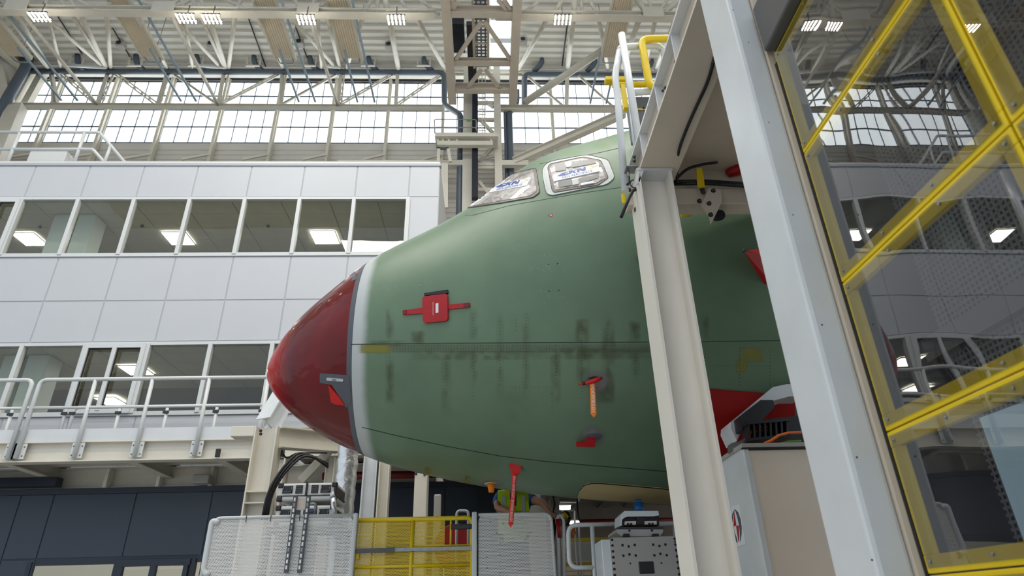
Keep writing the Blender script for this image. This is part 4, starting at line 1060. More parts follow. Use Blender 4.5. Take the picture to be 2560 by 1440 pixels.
# ---- printed stickers in the two windows
def bil(quad, u, v): a, b_, c, d = [Vector(p) for p in quad]; return (d*(1-u)+c*u)*(1-v)+(a*(1-u)+b_*u)*v
def print_on(name, quad, V, F, off, m, parent):
    q = MB()
    for u, v in V:
        p = bil(quad, u, v); s_, nn = surf(p.x, p.y); q.v.append(s_+nn*off)
    for f in F: q.f.append(f); q.sm.append(False)
    return q.build(name, m, parent, fix=False)
def box_uv(q_, u0, v0, u1, v1): return [tuple(bil(q_, u0, v1)), tuple(bil(q_, u1, v1)), tuple(bil(q_, u1, v0)), tuple(bil(q_, u0, v0))]
def sticker(quad, off, parent, lab):
    o = patch('sticker', [tuple(p) for p in quad], 0.0, off, 'sticker_white', parent, edge=12, label=lab)
    L = lambda P: print_on('printed_logo', quad, P, [list(range(len(P)))], off+0.0012, 'logo_blue', parent)
    L([(.08, .62), (.18, .86), (.30, .93), (.33, .80), (.24, .76), (.28, .66), (.32, .70), (.36, .50), (.24, .45), (.14, .50)])     # G
    L([(.35, .52), (.33, .93), (.43, .93), (.41, .78), (.50, .93), (.53, .93), (.46, .72), (.50, .48), (.45, .48), (.405, .66), (.39, .50)])  # K
    L([(.51, .47), (.52, .93), (.60, .93), (.655, .72), (.66, .93), (.71, .93), (.71, .47), (.64, .47), (.575, .70), (.57, .47)])   # N
    P = [(.74, .93), (.93, .72), (.76, .52), (.80, .52), (.99, .72), (.82, .93)]
    print_on('printed_chevron', quad, P, [list(range(6))], off+0.0012, 'logo_yellow', parent)
    V, F = text_mesh('GKN AEROSPACE', 1.0); print_on('printed_name', box_uv(quad, .18, .10, .85, .38), V, F, off+0.0012, 'logo_blue', parent)
    return o
s2 = z5([(1128, 578), (1668, 445), (1674, 540), (1130, 662)])
sticker(s2, 0.0215, ac, 'white maker sticker with blue lettering on the side window')
s1 = z5([(430, 690), (862, 605), (808, 702), (350, 786)])
sticker(s1, 0.0135, ac, 'white maker sticker with blue lettering on the windscreen')
patch('paper_label', z5([(1450, 680), (1612, 650), (1610, 676), (1450, 706)]), 0.0, 0.0195, 'sticker_white', ac, edge=12)
for pl_ in ([(1270, 425), (1335, 412), (1345, 480), (1280, 490)], [(1350, 640), (1418, 622), (1425, 690), (1355, 700)]):
    patch('tape_patch', z5(pl_), 0.0, 0.0185, 'plate_grey', ac, edge=12)

# warning triangle
patch('warning_triangle', [(1369, 539), (1381, 533), (1381, 543)], 0.0, 0.002, 'red_cover', ac, edge=20)
patch('warning_triangle', [(1374, 539), (1379, 536), (1379, 541)], 0.0, 0.003, 'text_pale', ac, edge=20)

# ---- nose gear door, tan primed
gd = [(1443, 1243), (1450, 1222), (1460, 1211), (1478, 1206), (1500, 1206), (1560, 1211), (1640, 1218), (1720, 1226), (1740, 1228), (1740, 1262), (1697, 1261), (1600, 1254), (1537, 1250), (1450, 1244)]
patch('gear_door', gd, 0.0, 0.010, 'tan_primer', ac, edge=14, label='tan primed nose gear door under the belly')
ribbon('gear_door_seal', [(1443, 1243), (1450, 1222), (1460, 1211), (1478, 1206), (1500, 1206), (1560, 1211), (1640, 1218), (1735, 1227)], 2.6, 0.011, 'black_rubber', ac)
q = MB()
for i in range(14): disc(q, 1470+i*18, 1210.5+i*1.2, 0.004, 0.0115)
for x, y in ((1465, 1217), (1476, 1218), (1464, 1221), (1475, 1222), (1463, 1225), (1473, 1226)): disc(q, x, y, 0.004, 0.0115)
q.build('door_screws', 'rivet_dark', ac, kind='stuff', fix=False)

# ---- radome latch and lower corner of the seal
patch('seal_corner', [(800, 933), (872, 938), (879, 1000), (866, 1020), (838, 975), (830, 962), (800, 957)], 0.0, 0.003, 'seal_grey', ac, edge=16)
patch('latch', rounded([(818, 944), (859, 947), (859, 954), (818, 951)], 2), 0.0, 0.010, 'plate_grey', ac, edge=16, label='pale latch on the radome')
patch('latch_button', [(832, 946), (842, 947), (842, 953), (832, 952)], 0.0, 0.013, 'galvanised', ac, edge=16)
patch('seal_top', [(873, 690), (880, 678), (889, 681), (893, 698), (880, 703)], 0.0, 0.003, 'seal_grey', ac, edge=16)

# ================================================================== COVERS AND STREAMERS ON THE NOSE
def on(px, py, off=0.0): return surf(px, py, off)[0]
def tag_thing(name, label, cat, px, py):
    p = on(px, py); return thing(name, label, cat, p)
t = tag_thing('probe_cover', 'square red cover plate with two straps on the nose behind the radome', 'cover', 1090, 776)
patch('cover_plate', rounded([(1058, 744), (1121, 736), (1122, 803), (1060, 809)], 8), 0.0, 0.025, 'red_cover', t, edge=12)
patch('strap', rounded([(1007, 777), (1060, 770), (1060, 784), (1009, 788)], 3), 0.0, 0.012, 'red_cover', t, edge=12)
patch('strap', rounded([(1120, 763), (1175, 757), (1176, 769), (1121, 774)], 3), 0.0, 0.012, 'red_cover', t, edge=12)
for quad in ([(1009, 777), (1018, 776), (1018, 786), (1009, 787)], [(1160, 760), (1174, 758), (1175, 767), (1161, 769)]):
    patch('strap_pad', quad, 0.0, 0.016, 'red_pipe', t, edge=14)
patch('hinge_flap', [(1062, 735), (1121, 726), (1121, 735), (1063, 741)], 0.0, 0.02, 'black_rubber', t, edge=14)
patch('paper_label', [(1092, 761), (1099, 760), (1099, 783), (1092, 784)], 0.0, 0.0265, 'sticker_white', t, edge=14)
V, F = text_mesh('REMOVE BEFORE FLIGHT', 1.0); V = [(v, 1-u) for u, v in V]
print_on('printed_name', [(1084, 758), (1087, 758), (1087, 790), (1084, 790)], V, F, 0.0265, 'text_pale', t)

def streamer(name, label, top, bot, wpx, Yd, m, mt, text, tip=9, loops=1):
    """cloth streamer hanging plumb: two measured ends at depth Yd"""
    a, c = at(top[0], top[1], Y=Yd), at(bot[0], bot[1], Y=Yd)
    sc = (at(top[0]+10, top[1], Y=Yd)-a).length/10; w_ = wpx*sc
    d = (c-a); L = d.length; dn = d.normalized(); sd = Vector((0, 1, 0)).cross(dn).normalized()
    if sd.x < 0: sd = -sd
    t = thing(name, label, 'streamer', a)
    q = MB(); n = 14; bl = tip*sc
    def wob(s_): return Vector((0, 1, 0))*0.006*math.sin(s_*6.0)+sd*0.002*math.sin(s_*5)
    for th in (0, 0.004):
        for i in range(n+1):
            s_ = (L-bl)*i/n; ww = w_*(1-0.06*math.sin(i/n*3))
            for e in (-.5, .5): q.v.append(a+dn*s_+sd*ww*e+wob(s_/L)+Vector((0, th, 0)))
        q.v.append(a+dn*L+wob(1)+Vector((0, th, 0)))
    N = 2*(n+1)+1
    for i in range(n):
        for o_ in (0, N): q.f.append([o_+2*i, o_+2*i+1, o_+2*i+3, o_+2*i+2]); q.sm.append(True)
        for e in (0, 1): q.f.append([2*i+e, 2*i+2+e, N+2*i+2+e, N+2*i+e]); q.sm.append(False)
    for o_ in (0, N): q.f.append([o_+2*n, o_+2*n+1, o_+2*n+2]); q.sm.append(False)
    q.f += [[2*n, 2*n+2, N+2*n+2, N+2*n], [2*n+1, 2*n+2, N+2*n+2, N+2*n+1]]; q.sm += [False, False]
    q.build('streamer_cloth', m, t)
    V, F = text_mesh(text, 1.0); q = MB()
    for u, v in V:
        s_ = L*0.05+(L-bl)*0.92*u; q.v.append(a+dn*s_+sd*w_*(0.28-0.56*(1-v))+wob(s_/L)-Vector((0, 0.003, 0)))
    for f in F: q.f.append(f); q.sm.append(False)
    q.build('printed_name', mt, t, fix=False)
    return t
p1 = on(1484, 952)
t = streamer('streamer', 'orange streamer with white lettering hanging on the side of the nose', (1481, 955), (1485, 1044), 14.5, p1.y-0.03, 'orange_cloth', 'text_white', 'REMOVE BEFORE FLIGHT')
# red vane cover that the orange streamer is tied to
t = tag_thing('vane_cover', 'red vane cover with a black band above the orange streamer', 'cover', 1480, 950)
q = MB(); q.tube([on(1500, 944, 0.02), on(1484, 948, 0.05), on(1466, 953, 0.05), on(1447, 955, 0.05)], 0.012, 10, [0.016, 0.021, 0.012, 0.011]); q.build('cover_body', 'red_cloth', t)
q = MB(); q.tube([on(1463, 953.5, 0.05), on(1456, 954.5, 0.05)], 0.0135, 10); q.build('black_band', 'black_rubber', t)
patch('vane_base', rounded([(1468, 946), (1484, 940), (1506, 943), (1505, 948), (1484, 947)], 3), 0.0, 0.012, 'seam_dark', t, edge=14)
t = tag_thing('vane_cover', 'dark red boot-shaped vane cover low on the nose below the orange streamer', 'cover', 1470, 1095)
pp = [on(x, y, 0.03) for x, y in ((1440, 1100), (1446, 1097), (1461, 1097), (1467, 1088), (1489, 1088), (1487, 1106), (1470, 1106), (1442, 1105))]
q = MB(); q.prism(pp, surf(1470, 1097)[1]*0.03); q.build('cover_body', 'red_cover', t)
patch('vane_base', rounded([(1464, 1087), (1484, 1083), (1502, 1084), (1500, 1088), (1486, 1089)], 3), 0.0, 0.03, 'seal_grey', t, edge=14)
# big red streamer from a sock cover on the belly
p2 = on(1287, 1166)
t = tag_thing('sock_cover', 'bright red sock cover on the belly holding the long red streamer', 'cover', 1287, 1166)
oy = p2.y-0.03
pp = [at(x, y, Y=oy) for x, y in ((1272, 1152), (1283, 1147), (1290, 1151), (1303, 1155), (1301, 1180), (1296, 1185), (1281, 1184), (1274, 1168))]
q = MB(); q.prism(pp, (0, 0.05, 0)); q.build('cover_body', 'red_cloth', t)
streamer('streamer', 'long red streamer with pale lettering hanging down in front of the worker', (1286, 1184), (1277, 1319), 12, oy-0.005, 'red_cloth', 'text_pale', 'REMOVE BEFORE FLIGHT  REMOVE BEFORE FLIGHT')
# orange drain plug
t = tag_thing('drain_plug', 'small orange cone plug under the belly', 'plug', 1228, 1212)
c0 = on(1228, 1209); q = MB(); q.tube([c0, c0+Vector((0, 0, -0.085))], 0.03, 12, [0.042, 0.026]); q.build('plug_cone', 'orange_cloth', t)
q = MB(); q.tube([c0+Vector((0, 0, 0.006)), c0+Vector((0, 0, -0.006))], 0.07, 14); q.build('plug_flange', 'tan_primer', t)
# red pennant on the radome seal
t = tag_thing('pennant', 'small red pennant on the radome below the latch', 'flag', 838, 990)
patch('pennant_cloth', [(823, 962), (852, 996), (862, 1012), (840, 1010), (829, 1005)], 0.0, 0.012, 'red_cloth', t, edge=10)
# red door blank and red funnel cover behind the dock columns
t = tag_thing('door_blank', 'large plain red blanking panel on the fuselage behind the dock column', 'panel', 1830, 1050)
patch('blank_sheet', [(1705, 966), (1775, 972), (1905, 982), (1985, 992), (1985, 1185), (1740, 1200), (1720, 1100)], 0.0, 0.02, 'red_blank', t, edge=22)
t = tag_thing('funnel_cover', 'red wedge cover on the fuselage between the two dock columns', 'cover', 1880, 660)
base = [on(x, y, 0.0) for x, y in ((1892, 621), (1930, 640), (1935, 715), (1910, 710))]; apex = on(1843, 647, 0.22)
q = MB(); q.add(base+[apex], [(0, 1, 2, 3), (0, 1, 4), (1, 2, 4), (2, 3, 4), (3, 0, 4)]); q.build('cover_body', 'red_cover', t)
q = MB(); q.ball(apex, 0.016, 8); q.build('cover_tip', 'dark_metal', t)
# ================================================================== DOCK ON THE RIGHT
def bolt(parent, p, n, r=0.02, h=0.02, m='bolt_steel', name='bolt'):
    q = MB(); n = Vector(n).normalized(); q.tube([p, Vector(p)+n*h], r, 6); q.tube([p, Vector(p)+n*h*0.25], r*1.5, 10); return q.build(name, m, parent)
# ---- slim H column
dc = thing('dock_column', 'slim white H-section dock column in front of the fuselage', 'column', (1.31, 4.05, 0))
q = MB(); q.ibeam((1.303, 4.05, 0), (1.303, 4.05, 4.64), 0.30, 0.266, 0.018, up=(1, 0, 0), tw=0.012); q.build('column_shaft', 'slim_paint', dc)
q = MB(); q.box((1.165, 3.895, 4.625), (1.445, 4.205, 4.643)); q.build('head_plate', 'near_paint', dc)
for px in (1629, 1661):
    p = at(px, 427, Y=4.04); bolt(dc, p, (0, -1, 0), 0.018, 0.025, 'black_plastic')
# ---- overhead platform
pf = thing('dock_platform', 'white dock platform overhead with box edge beam and beige underside', 'platform', (2.0, 3.0, 4.6))
q = MB(); q.box((1.255, 0.4, 4.67), (1.50, 4.2, 4.90)); q.build('edge_beam', 'dock_cream', pf)
q = MB(); q.box((1.195, 0.4, 4.645), (1.50, 4.22, 4.667)); q.build('bottom_flange', 'dock_cream', pf)
q = MB(); q.box((1.195, 0.4, 4.90), (1.50, 4.22, 4.922)); q.build('top_flange', 'near_paint', pf)
for y in (1.3, 2.2, 2.85, 3.3, 3.8):
    q = MB(); q.box((1.20, y, 4.667), (1.256, y+0.014, 4.90)); q.build('stiffener', 'near_paint', pf)
q = MB(); q.box((1.50, 0.4, 4.905), (4.0, 4.31, 4.93)); q.build('deck_plate', 'dock_cream', pf)
q = MB(); q.box((1.505, 4.27, 4.66), (4.0, 4.30, 4.905)); q.build('end_web', 'dock_cream', pf)
q = MB(); q.cbox((1.46, 4.12, at(1750, 509, Y=4.12).z), (4.0, 4.28, at(1750, 470, Y=4.12).z), 0.01); q.build('end_beam', 'dock_cream', pf)
for (px, py) in ((1696, 150), (1690, 155), (1664, 220), (1658, 228)): bolt(pf, at(px, py, X=1.255), (-1, 0, 0), 0.010, 0.012)
for (px, py) in ((1588, 393), (1588, 403), (1590, 430), (1592, 468)): bolt(pf, at(px, py, X=1.20), (-1, -0.2, 0), 0.010, 0.02)
z8 = lambda L: [(1520+x/6.737, 380+y/6.737) for x, y in L]
# gusset at the column head
pp = [at(x, y, Y=3.90) for x, y in z8([(575, 170), (600, 160), (640, 225), (525, 515), (455, 580), (500, 470)])]
q = MB(); q.prism(pp, (0, 0.02, 0)); q.build('gusset_plate', 'near_paint', pf)
# hinge bracket with rubber buffer under the end beam
hb = thing('buffer_bracket', 'cream bracket plate with black rubber buffer under the dock end beam', 'bracket', at(1790, 520, Y=4.16))
pp = [at(x, y, Y=4.085) for x, y in z8([(1690, 612), (1860, 622), (1908, 670), (1928, 822), (1742, 1200), (1722, 1060), (1585, 865)])]
q = MB(); q.prism(pp, (0, 0.03, 0)); q.build('bracket_plate', 'dock_cream', hb)
for x, y in z8([(1770, 655), (1700, 870), (1725, 1060), (1590, 640), (1600, 680), (1535, 830)]): bolt(hb, at(x, y, Y=4.085), (0, -1, 0), 0.013, 0.02)
a = at(*z8([(1810, 1080)])[0], Y=4.22); c = at(*z8([(1900, 1060)])[0], Y=4.12)
q = MB(); q.tube([a, a.lerp(c, 0.2), a.lerp(c, 0.85), c], 0.03, 16, [0.034, 0.043, 0.043, 0.036]); q.build('rubber_buffer', 'black_rubber', hb)
yt = thing('yellow_tube', 'yellow tube stub with collar under the dock end beam', 'tube', at(1720, 525, Y=4.3))
a, c = at(1640, 527, Y=4.3), at(1765, 522, Y=4.3)
q = MB(); q.tube([a, c], 0.036, 14); q.build('tube_body', 'yellow_paint', yt)
q = MB(); q.tube([at(1704, 527, Y=4.3), at(1724, 526, Y=4.3)], 0.052, 14); q.build('collar', 'yellow_paint', yt)
q = MB(); pp = [at(x, y, Y=4.055) for x, y in z8([(1490, 275), (1580, 270), (1612, 400), (1632, 590), (1515, 590), (1498, 420)])]; q.prism(pp, (0, 0.015, 0))
ys = q.build('yellow_strap', 'yellow_paint', None, 'yellow strap plate holding the black cables under the dock', 'strap')
# cables
def cable(name, label, pts, r, m='black_rubber', rad=0.06, cat='cable', parent=None):
    q = MB(); q.tube(fillet(pts, rad), r, 10); return q.build(name, m, parent, label, cat)
for k, dy in enumerate((0, 5)):
    cable('cable', 'thick black cable along the dock end beam, %s of two' % ('upper' if k == 0 else 'lower'), [at(1685, 454+dy, Y=4.09+0.03*k), at(1760, 452+dy, Y=4.09), at(1900, 462+dy, Y=4.09)], 0.014 if k == 0 else 0.018)
cable('cable', 'black cable climbing the underside of the dock platform', [at(1692, 455, Y=4.08), at(1693, 420, Y=4.0), at(1696, 375, Z=4.628), at(1718, 318, Z=4.628), at(1737, 275, Z=4.628), at(1772, 200, Z=4.628), at(1787, 140, Z=4.628)], 0.011, rad=0.15)
cable('cable', 'short black cable stub pointing right above the cable bundle', [at(1692, 445, Y=4.08), at(1720, 420, Y=4.1), at(1760, 410, Y=4.1), at(1793, 406, Y=4.1)], 0.012)
cable('cable_coil', 'small grey coil of wire on the end web of the dock', [at(1780+17*math.cos(t*0.5), 387+14*math.sin(t*0.5), Y=4.24) for t in range(13)], 0.004, 'dark_metal', 0.01)
for k, (x, y) in enumerate(((1742, 391), (1745, 378), (1736, 404), (1752, 402), (1741, 412), (1757, 384))): bolt(pf, at(x, y, Y=4.268), (0, -1, 0), 0.011, 0.03)
q = MB(); a = at(1850, 428, Y=4.25); q.tube([at(1860, 400, Y=4.2), at(1845, 425, Y=4.22), at(1822, 432, Y=4.25), at(1815, 428, Y=4.26)], 0.03, 12, [0.03, 0.05, 0.04, 0.012])
q.build('beacon_horn', 'red_cover', None, 'small red signal horn beside the near column', 'horn')
# ---- handrail corner on the platform edge
hr = thing('platform_handrail', 'white tubular handrail corner on the dock platform', 'railing', at(1597, 352, Y=4.1))
W = lambda x, y, Y=4.1: at(x, y, Y=Y)
tubep(hr, 'post', [W(1600, 372), W(1554, 86)], 0.033, 'near_paint', n=14)
tubep(hr, 'side_rail', [W(1563, 480), W(1544, 240), W(1537, 190), W(1549, 128, 4.14)], 0.030, 'near_paint', 0.2, 14)
tubep(hr, 'top_rail', [W(1549, 128, 4.14), W(1553, 118, 4.3), W(1648, 113, 4.4), W(1664, 140, 4.4), W(1650, 215, 4.4)], 0.033, 'near_paint', 0.1, 14)
tubep(hr, 'mid_rail', [W(1577, 232, 4.4), W(1655, 226, 4.4)], 0.033, 'near_paint', n=14)
tubep(hr, 'inner_post', [W(1575, 240, 4.3), W(1592, 400, 4.3)], 0.022, 'near_paint', n=12)
yg = thing('safety_gate', 'bright yellow tubular safety gate on the dock platform', 'gate', W(1640, 250, 4.5))
tubep(yg, 'gate_loop', [W(1720, 95, 4.3), W(1603, 98, 4.3), W(1624, 216, 4.3), W(1660, 222, 4.3)], 0.036, 'yellow_paint', 0.08, 14)
tubep(yg, 'lower_rail', [W(1530, 212, 4.5), W(1650, 211, 4.5)], 0.030, 'yellow_paint', n=12)
a, c = W(1512, 201, 4.5), W(1566, 198, 4.5); q = MB(); q.cbox((a.x, 4.46, a.z-0.03), (c.x, 4.54, a.z+0.02), 0.01); q.build('gate_stop', 'yellow_paint', yg)
a = W(1556, 215, 4.5); q = MB(); q.cbox((a.x-0.02, 4.47, a.z-0.3), (a.x+0.025, 4.53, a.z), 0.008); q.build('gate_bracket', 'yellow_paint', yg)
a, c = W(1588, 330, 4.6), W(1629, 241, 4.6); bxd = thing('control_box', 'dark grey control box with a yellow line behind the dock handrail', 'box', a)
q = MB(); q.cbox((a.x, 4.6, a.z), (c.x, 4.8, c.z), 0.01); q.build('box_body', 'seal_grey', bxd)
q = MB(); zz = W(1600, 274, 4.6).z; q.box((a.x, 4.592, zz-0.006), (c.x, 4.6, zz+0.006)); q.build('stripe', 'yellow_paint', bxd)
q = MB(); q.cyl(W(1609, 270, 4.595), W(1609, 270, 4.585), 0.012, 10); q.build('knob', 'black_plastic', bxd)
# small sensor and hose at the column head
sn = thing('hose_fitting', 'black hose and fitting hanging from a small bracket at the handrail foot', 'hose', W(1571, 425, 4.0))
a = W(1577, 424, 4.0); q = MB(); q.cbox((a.x-0.045, 3.95, a.z-0.005), (a.x+0.05, 4.05, a.z+0.006), 0.004); q.build('bracket', 'galvanised', sn)
q = MB(); q.cyl(W(1571, 428, 4.0), W(1572, 442, 4.0), 0.010, 10); q.build('connector', 'galvanised', sn)
q = MB(); q.cyl(W(1571, 424, 4.0), W(1570, 418, 4.0), 0.009, 8); q.build('cap', 'yellow_paint', sn)
q = MB(); q.tube(fillet([W(1572, 442, 4.0), W(1573, 455, 4.0), W(1568, 462, 4.0)], 0.01), 0.010, 8); q.build('plug', 'black_rubber', sn)
q = MB(); q.tube(fillet([W(1600, 472, 4.0), W(1584, 474, 4.0), W(1575, 490, 4.0), W(1553, 543, 4.0)], 0.04), 0.013, 10); q.build('hose', 'black_rubber', sn)
q = MB(); q.tube([W(1587+12*math.cos(i*.55), 459+10*math.sin(i*.55), 4.0) for i in range(9)], 0.006, 6); q.build('wire_loop', 'dark_metal', sn)
cb = thing('corner_bracket', 'cream corner bracket with bolts left of the slim dock column', 'bracket', W(1590, 500, 4.15))
pp = [at(x, y, Y=4.12) for x, y in z8([(430, 640), (560, 640), (560, 880), (350, 890), (335, 860)])]; q = MB(); q.prism(pp, (0, 0.12, 0)); q.build('bracket_plate', 'dock_cream', cb)
for x, y in z8([(425, 705), (540, 790), (355, 645)]): bolt(cb, at(x, y, Y=4.12), (0, -1, 0), 0.012, 0.02)
q = MB(); p = at(*z8([(485, 860)])[0], Y=4.1); q.cyl(p, p-Vector((0, 0, 0.05)), 0.018, 10); q.tube([p-Vector((0, 0, 0.05)), p-Vector((0, 0, 0.075))], 0.03, 12); q.build('levelling_foot', 'bolt_steel', cb)
p = at(1559, 497, Y=4.1); q = MB(); q.cbox(p-Vector((0.015, 0.01, 0.045)), p+Vector((0.015, 0.01, 0.045)), 0.006); q.build('yellow_tag', 'yellow_paint', None, 'small yellow tag on the handrail foot beside the fuselage', 'tag')
p = at(1602, 526, Y=4.15); q = MB(); q.ball(p, 0.045, 12, (1, .7, .9)); q.tube([p, p+Vector((0.1, 0, 0.02))], 0.035, 12); q.build('yellow_bumper', 'yellow_paint', None, 'yellow rounded bumper left of the slim dock column', 'bumper')

# ---- near column
nc = thing('near_column', 'broad white steel column close to the camera beside the yellow guard', 'column', (1.07, 1.9, 0))
q = MB(); q.cbox((1.025, 1.795, 0), (1.123, 2.035, 4.6), 0.014); q.build('column_shaft', 'near_paint', nc)
for px, py in ((2055, 812), (2180, 1400), (2016, 305), (2142, 1143)):
    p = at(px, py, Y=1.7945)
    bolt(nc, p, (0, -1, 0), 0.002, 0.002, 'dark_metal', 'screw')
for px, py in ((1833, 25), (1872, 106), (1923, 306), (1983, 537)):
    bolt(nc, at(px, py, X=1.0245), (-1, 0, 0), 0.002, 0.002, 'dark_metal', 'screw')

# ---- yellow framed guard of clear panels, running from the column towards the camera
XG = 1.14; YFAR = 1.767; YMID = 1.03; YNEAR = 0.3
zg = [at(px, py, X=XG).z for px, py in ((2383, 1800), (2290, 1440), (2202, 1087), (2105, 708), (2007, 388), (1942, 122))]
zg[0] = zg[1]-0.45
gp = thing('guard_post', 'narrow cream guard post with black gasket between near column and yellow frames', 'post', (1.14, 1.8, 0))
q = MB(); q.box((1.1235, 1.784, 0), (1.15, 1.83, 3.9)); q.build('post_body', 'dock_cream', gp)
q = MB(); q.box((1.1405, 1.769, 0), (1.15, 1.783, 3.5)); q.build('gasket', 'black_rubber', gp)
rows = ['lowest', 'second', 'third', 'fourth', 'top']
fw = 0.044
for r in range(5):
    z0, z1 = zg[r]+0.002, zg[r+1]-0.002
    for k, (ya, yb) in enumerate(((YFAR, YMID), (YMID-0.006, YNEAR))):
        g = thing('guard_door', 'yellow framed clear guard door, %s row, %s' % (rows[r], 'next to the near column' if k == 0 else 'second bay from the near column'), 'door', (XG, (ya+yb)/2, z0), 'yellow framed clear guard doors')
        for nm, a, c in (('frame_rail', (XG, ya, z0), (XG+0.018, yb, z0+fw)), ('frame_rail', (XG, ya, z1-fw), (XG+0.018, yb, z1)), ('frame_stile', (XG+0.0006, ya-fw, z0+fw), (XG+0.018, ya, z1-fw)), ('frame_stile', (XG+0.0006, yb, z0+fw), (XG+0.018, yb+fw, z1-fw))):
            q = MB(); q.cbox(a, c, 0.0025); q.build(nm, 'yellow_paint', g)
        q = MB(); q.box((XG-0.004, ya-0.011, z0+0.012), (XG-0.0015, yb+0.011, z1-0.012)); q.build('clear_pane', 'clear_acrylic', g)
        for zz in (z0+fw*0.62, z1-fw*0.62):
            n_ = 4
            for i in range(n_):
                yy = yb+fw*0.6+(ya-yb-fw*1.2)*i/(n_-1); q = MB(); q.tube([(XG-0.0015, yy, zz), (XG-0.0065, yy, zz)], 0.004, 8); q.build('screw', 'galvanised', g)
q = MB(); q.cbox((1.10, 0.25, zg[5]+0.006), (1.25, 1.765, zg[5]+0.25), 0.01); q.build('guard_header', 'grey_panel', None, 'grey header beam above the yellow guard', 'beam')
# machine space behind the guard
q = MB(); q.box((2.30, 1.0, 0.8), (2.305, 2.9, 2.72)); q.build('mesh_sheet', 'perf_grey', None, 'grey perforated sheet behind the guard, lower one', 'mesh')
q = MB(); q.box((2.30, 1.0, 2.80), (2.305, 2.9, 4.6)); q.build('mesh_sheet', 'perf_grey', None, 'grey perforated sheet behind the guard, upper one', 'mesh')
q = MB(); q.box((2.26, 0.9, 2.70), (2.34, 3.0, 2.82)); q.build('mesh_rail', 'grey_panel', None, 'grey rail between the two perforated sheets behind the guard', 'rail')
q = MB(); q.box((2.9, -0.5, 0), (2.95, 3.4, 4.9)); q.build('rear_cladding', 'grey_panel', None, 'dark grey cladding at the back of the guarded machine', 'panel')
q = MB(); q.box((1.75, 3.2, 0), (3.0, 3.25, 4.64)); q.build('end_cladding', 'grey_panel', None, 'dark grey cladding at the far end of the guarded machine', 'panel')
pp = [at(x, y, X=1.95) for x, y in ((2448, 1045), (2640, 975), (2640, 1500), (2600, 1500), (2566, 1370))]
q = MB(); q.prism(pp, (0.02, 0, 0)); q.build('pale_blue_board', 'pale_blue', None, 'pale blue board behind the guard at the lower right corner', 'board')
a, c = at(2460, 330, X=2.1), at(2560, 520, X=2.1)
q = MB(); q.tube([at(2510, 430, X=1.9), at(2590, 610, X=1.9)], 0.02, 10); q.build('guide_rod', 'galvanised', None, 'grey guide rod behind the guard near the right edge', 'rod')
pp = [at(x, y, X=2.0) for x, y in ((2330, -10), (2385, -10), (2530, 250), (2545, 300), (2490, 300))]
q = MB(); q.prism(pp, (0.02, 0, 0)); q.build('blue_cover', 'slate', None, 'dark blue cover strip behind the top guard panel', 'cover')

# ================================================================== CABINET WITH LOGO
cbn = thing('drive_cabinet', 'tall white drive cabinet with round lightning logo on its side', 'cabinet', (2.1, 4.9, 0))
Xc = 1.87; yf_ = 4.62; yb_ = at(1800, 1158, X=Xc).y; zc_ = at(1858, 1120, Y=yf_).z
q = MB(); q.box((Xc, yf_, 0), (Xc+0.01, yb_, zc_)); q.build('side_panel', 'near_paint', cbn)
q = MB(); q.box((Xc+0.04, yf_-0.002, 0), (Xc+0.8, yf_+0.01, zc_-0.02)); q.build('front_panel', 'cabinet_side', cbn)
q = MB(); q.cbox((Xc-0.004, yf_-0.012, 0), (Xc+0.04, yf_+0.03, zc_), 0.008); q.build('corner_trim', 'near_paint', cbn)
q = MB(); q.box((Xc-0.01, yf_-0.02, zc_), (Xc+0.82, yb_, zc_+0.03)); q.build('top_plate', 'machine_grey', cbn)
q = MB(); q.box((Xc-0.005, yf_-0.021, zc_-0.012), (Xc+0.82, yf_+0.01, zc_)); q.build('top_gasket', 'black_rubber', cbn)
zz7 = lambda L: [(1380+x/4.129, 1100+y/4.129) for x, y in L]
def decal(poly, off, m, nm): q = MB(); q.prism([at(x, y, X=Xc-off) for x, y in zz7(poly)], (0.001, 0, 0)); return q.build(nm, m, cbn)
decal([(1852, 690), (1935, 660), (2000, 1080), (1890, 1108)], 0.002, 'sticker_white', 'logo_plate')
cxp, cyp = 1900, 888
left = [(1885, 712), (1862, 760), (1846, 830), (1850, 900), (1862, 970), (1885, 1030), (1915, 1065), (1905, 1010), (1880, 940), (1868, 860), (1870, 780)]
right = [(1885, 712), (1920, 745), (1945, 820), (1956, 900), (1955, 970), (1940, 1055), (1938, 960), (1930, 880), (1910, 790)]
decal(left, 0.004, 'seal_grey', 'logo_arc'); decal(right, 0.004, 'seal_grey', 'logo_arc')
decal([(1878, 740), (1900, 880), (1876, 893)], 0.005, 'red_cover', 'logo_bolt'); decal([(1900, 888), (1924, 880), (1928, 1050), (1922, 1040)], 0.005, 'red_cover', 'logo_bolt')
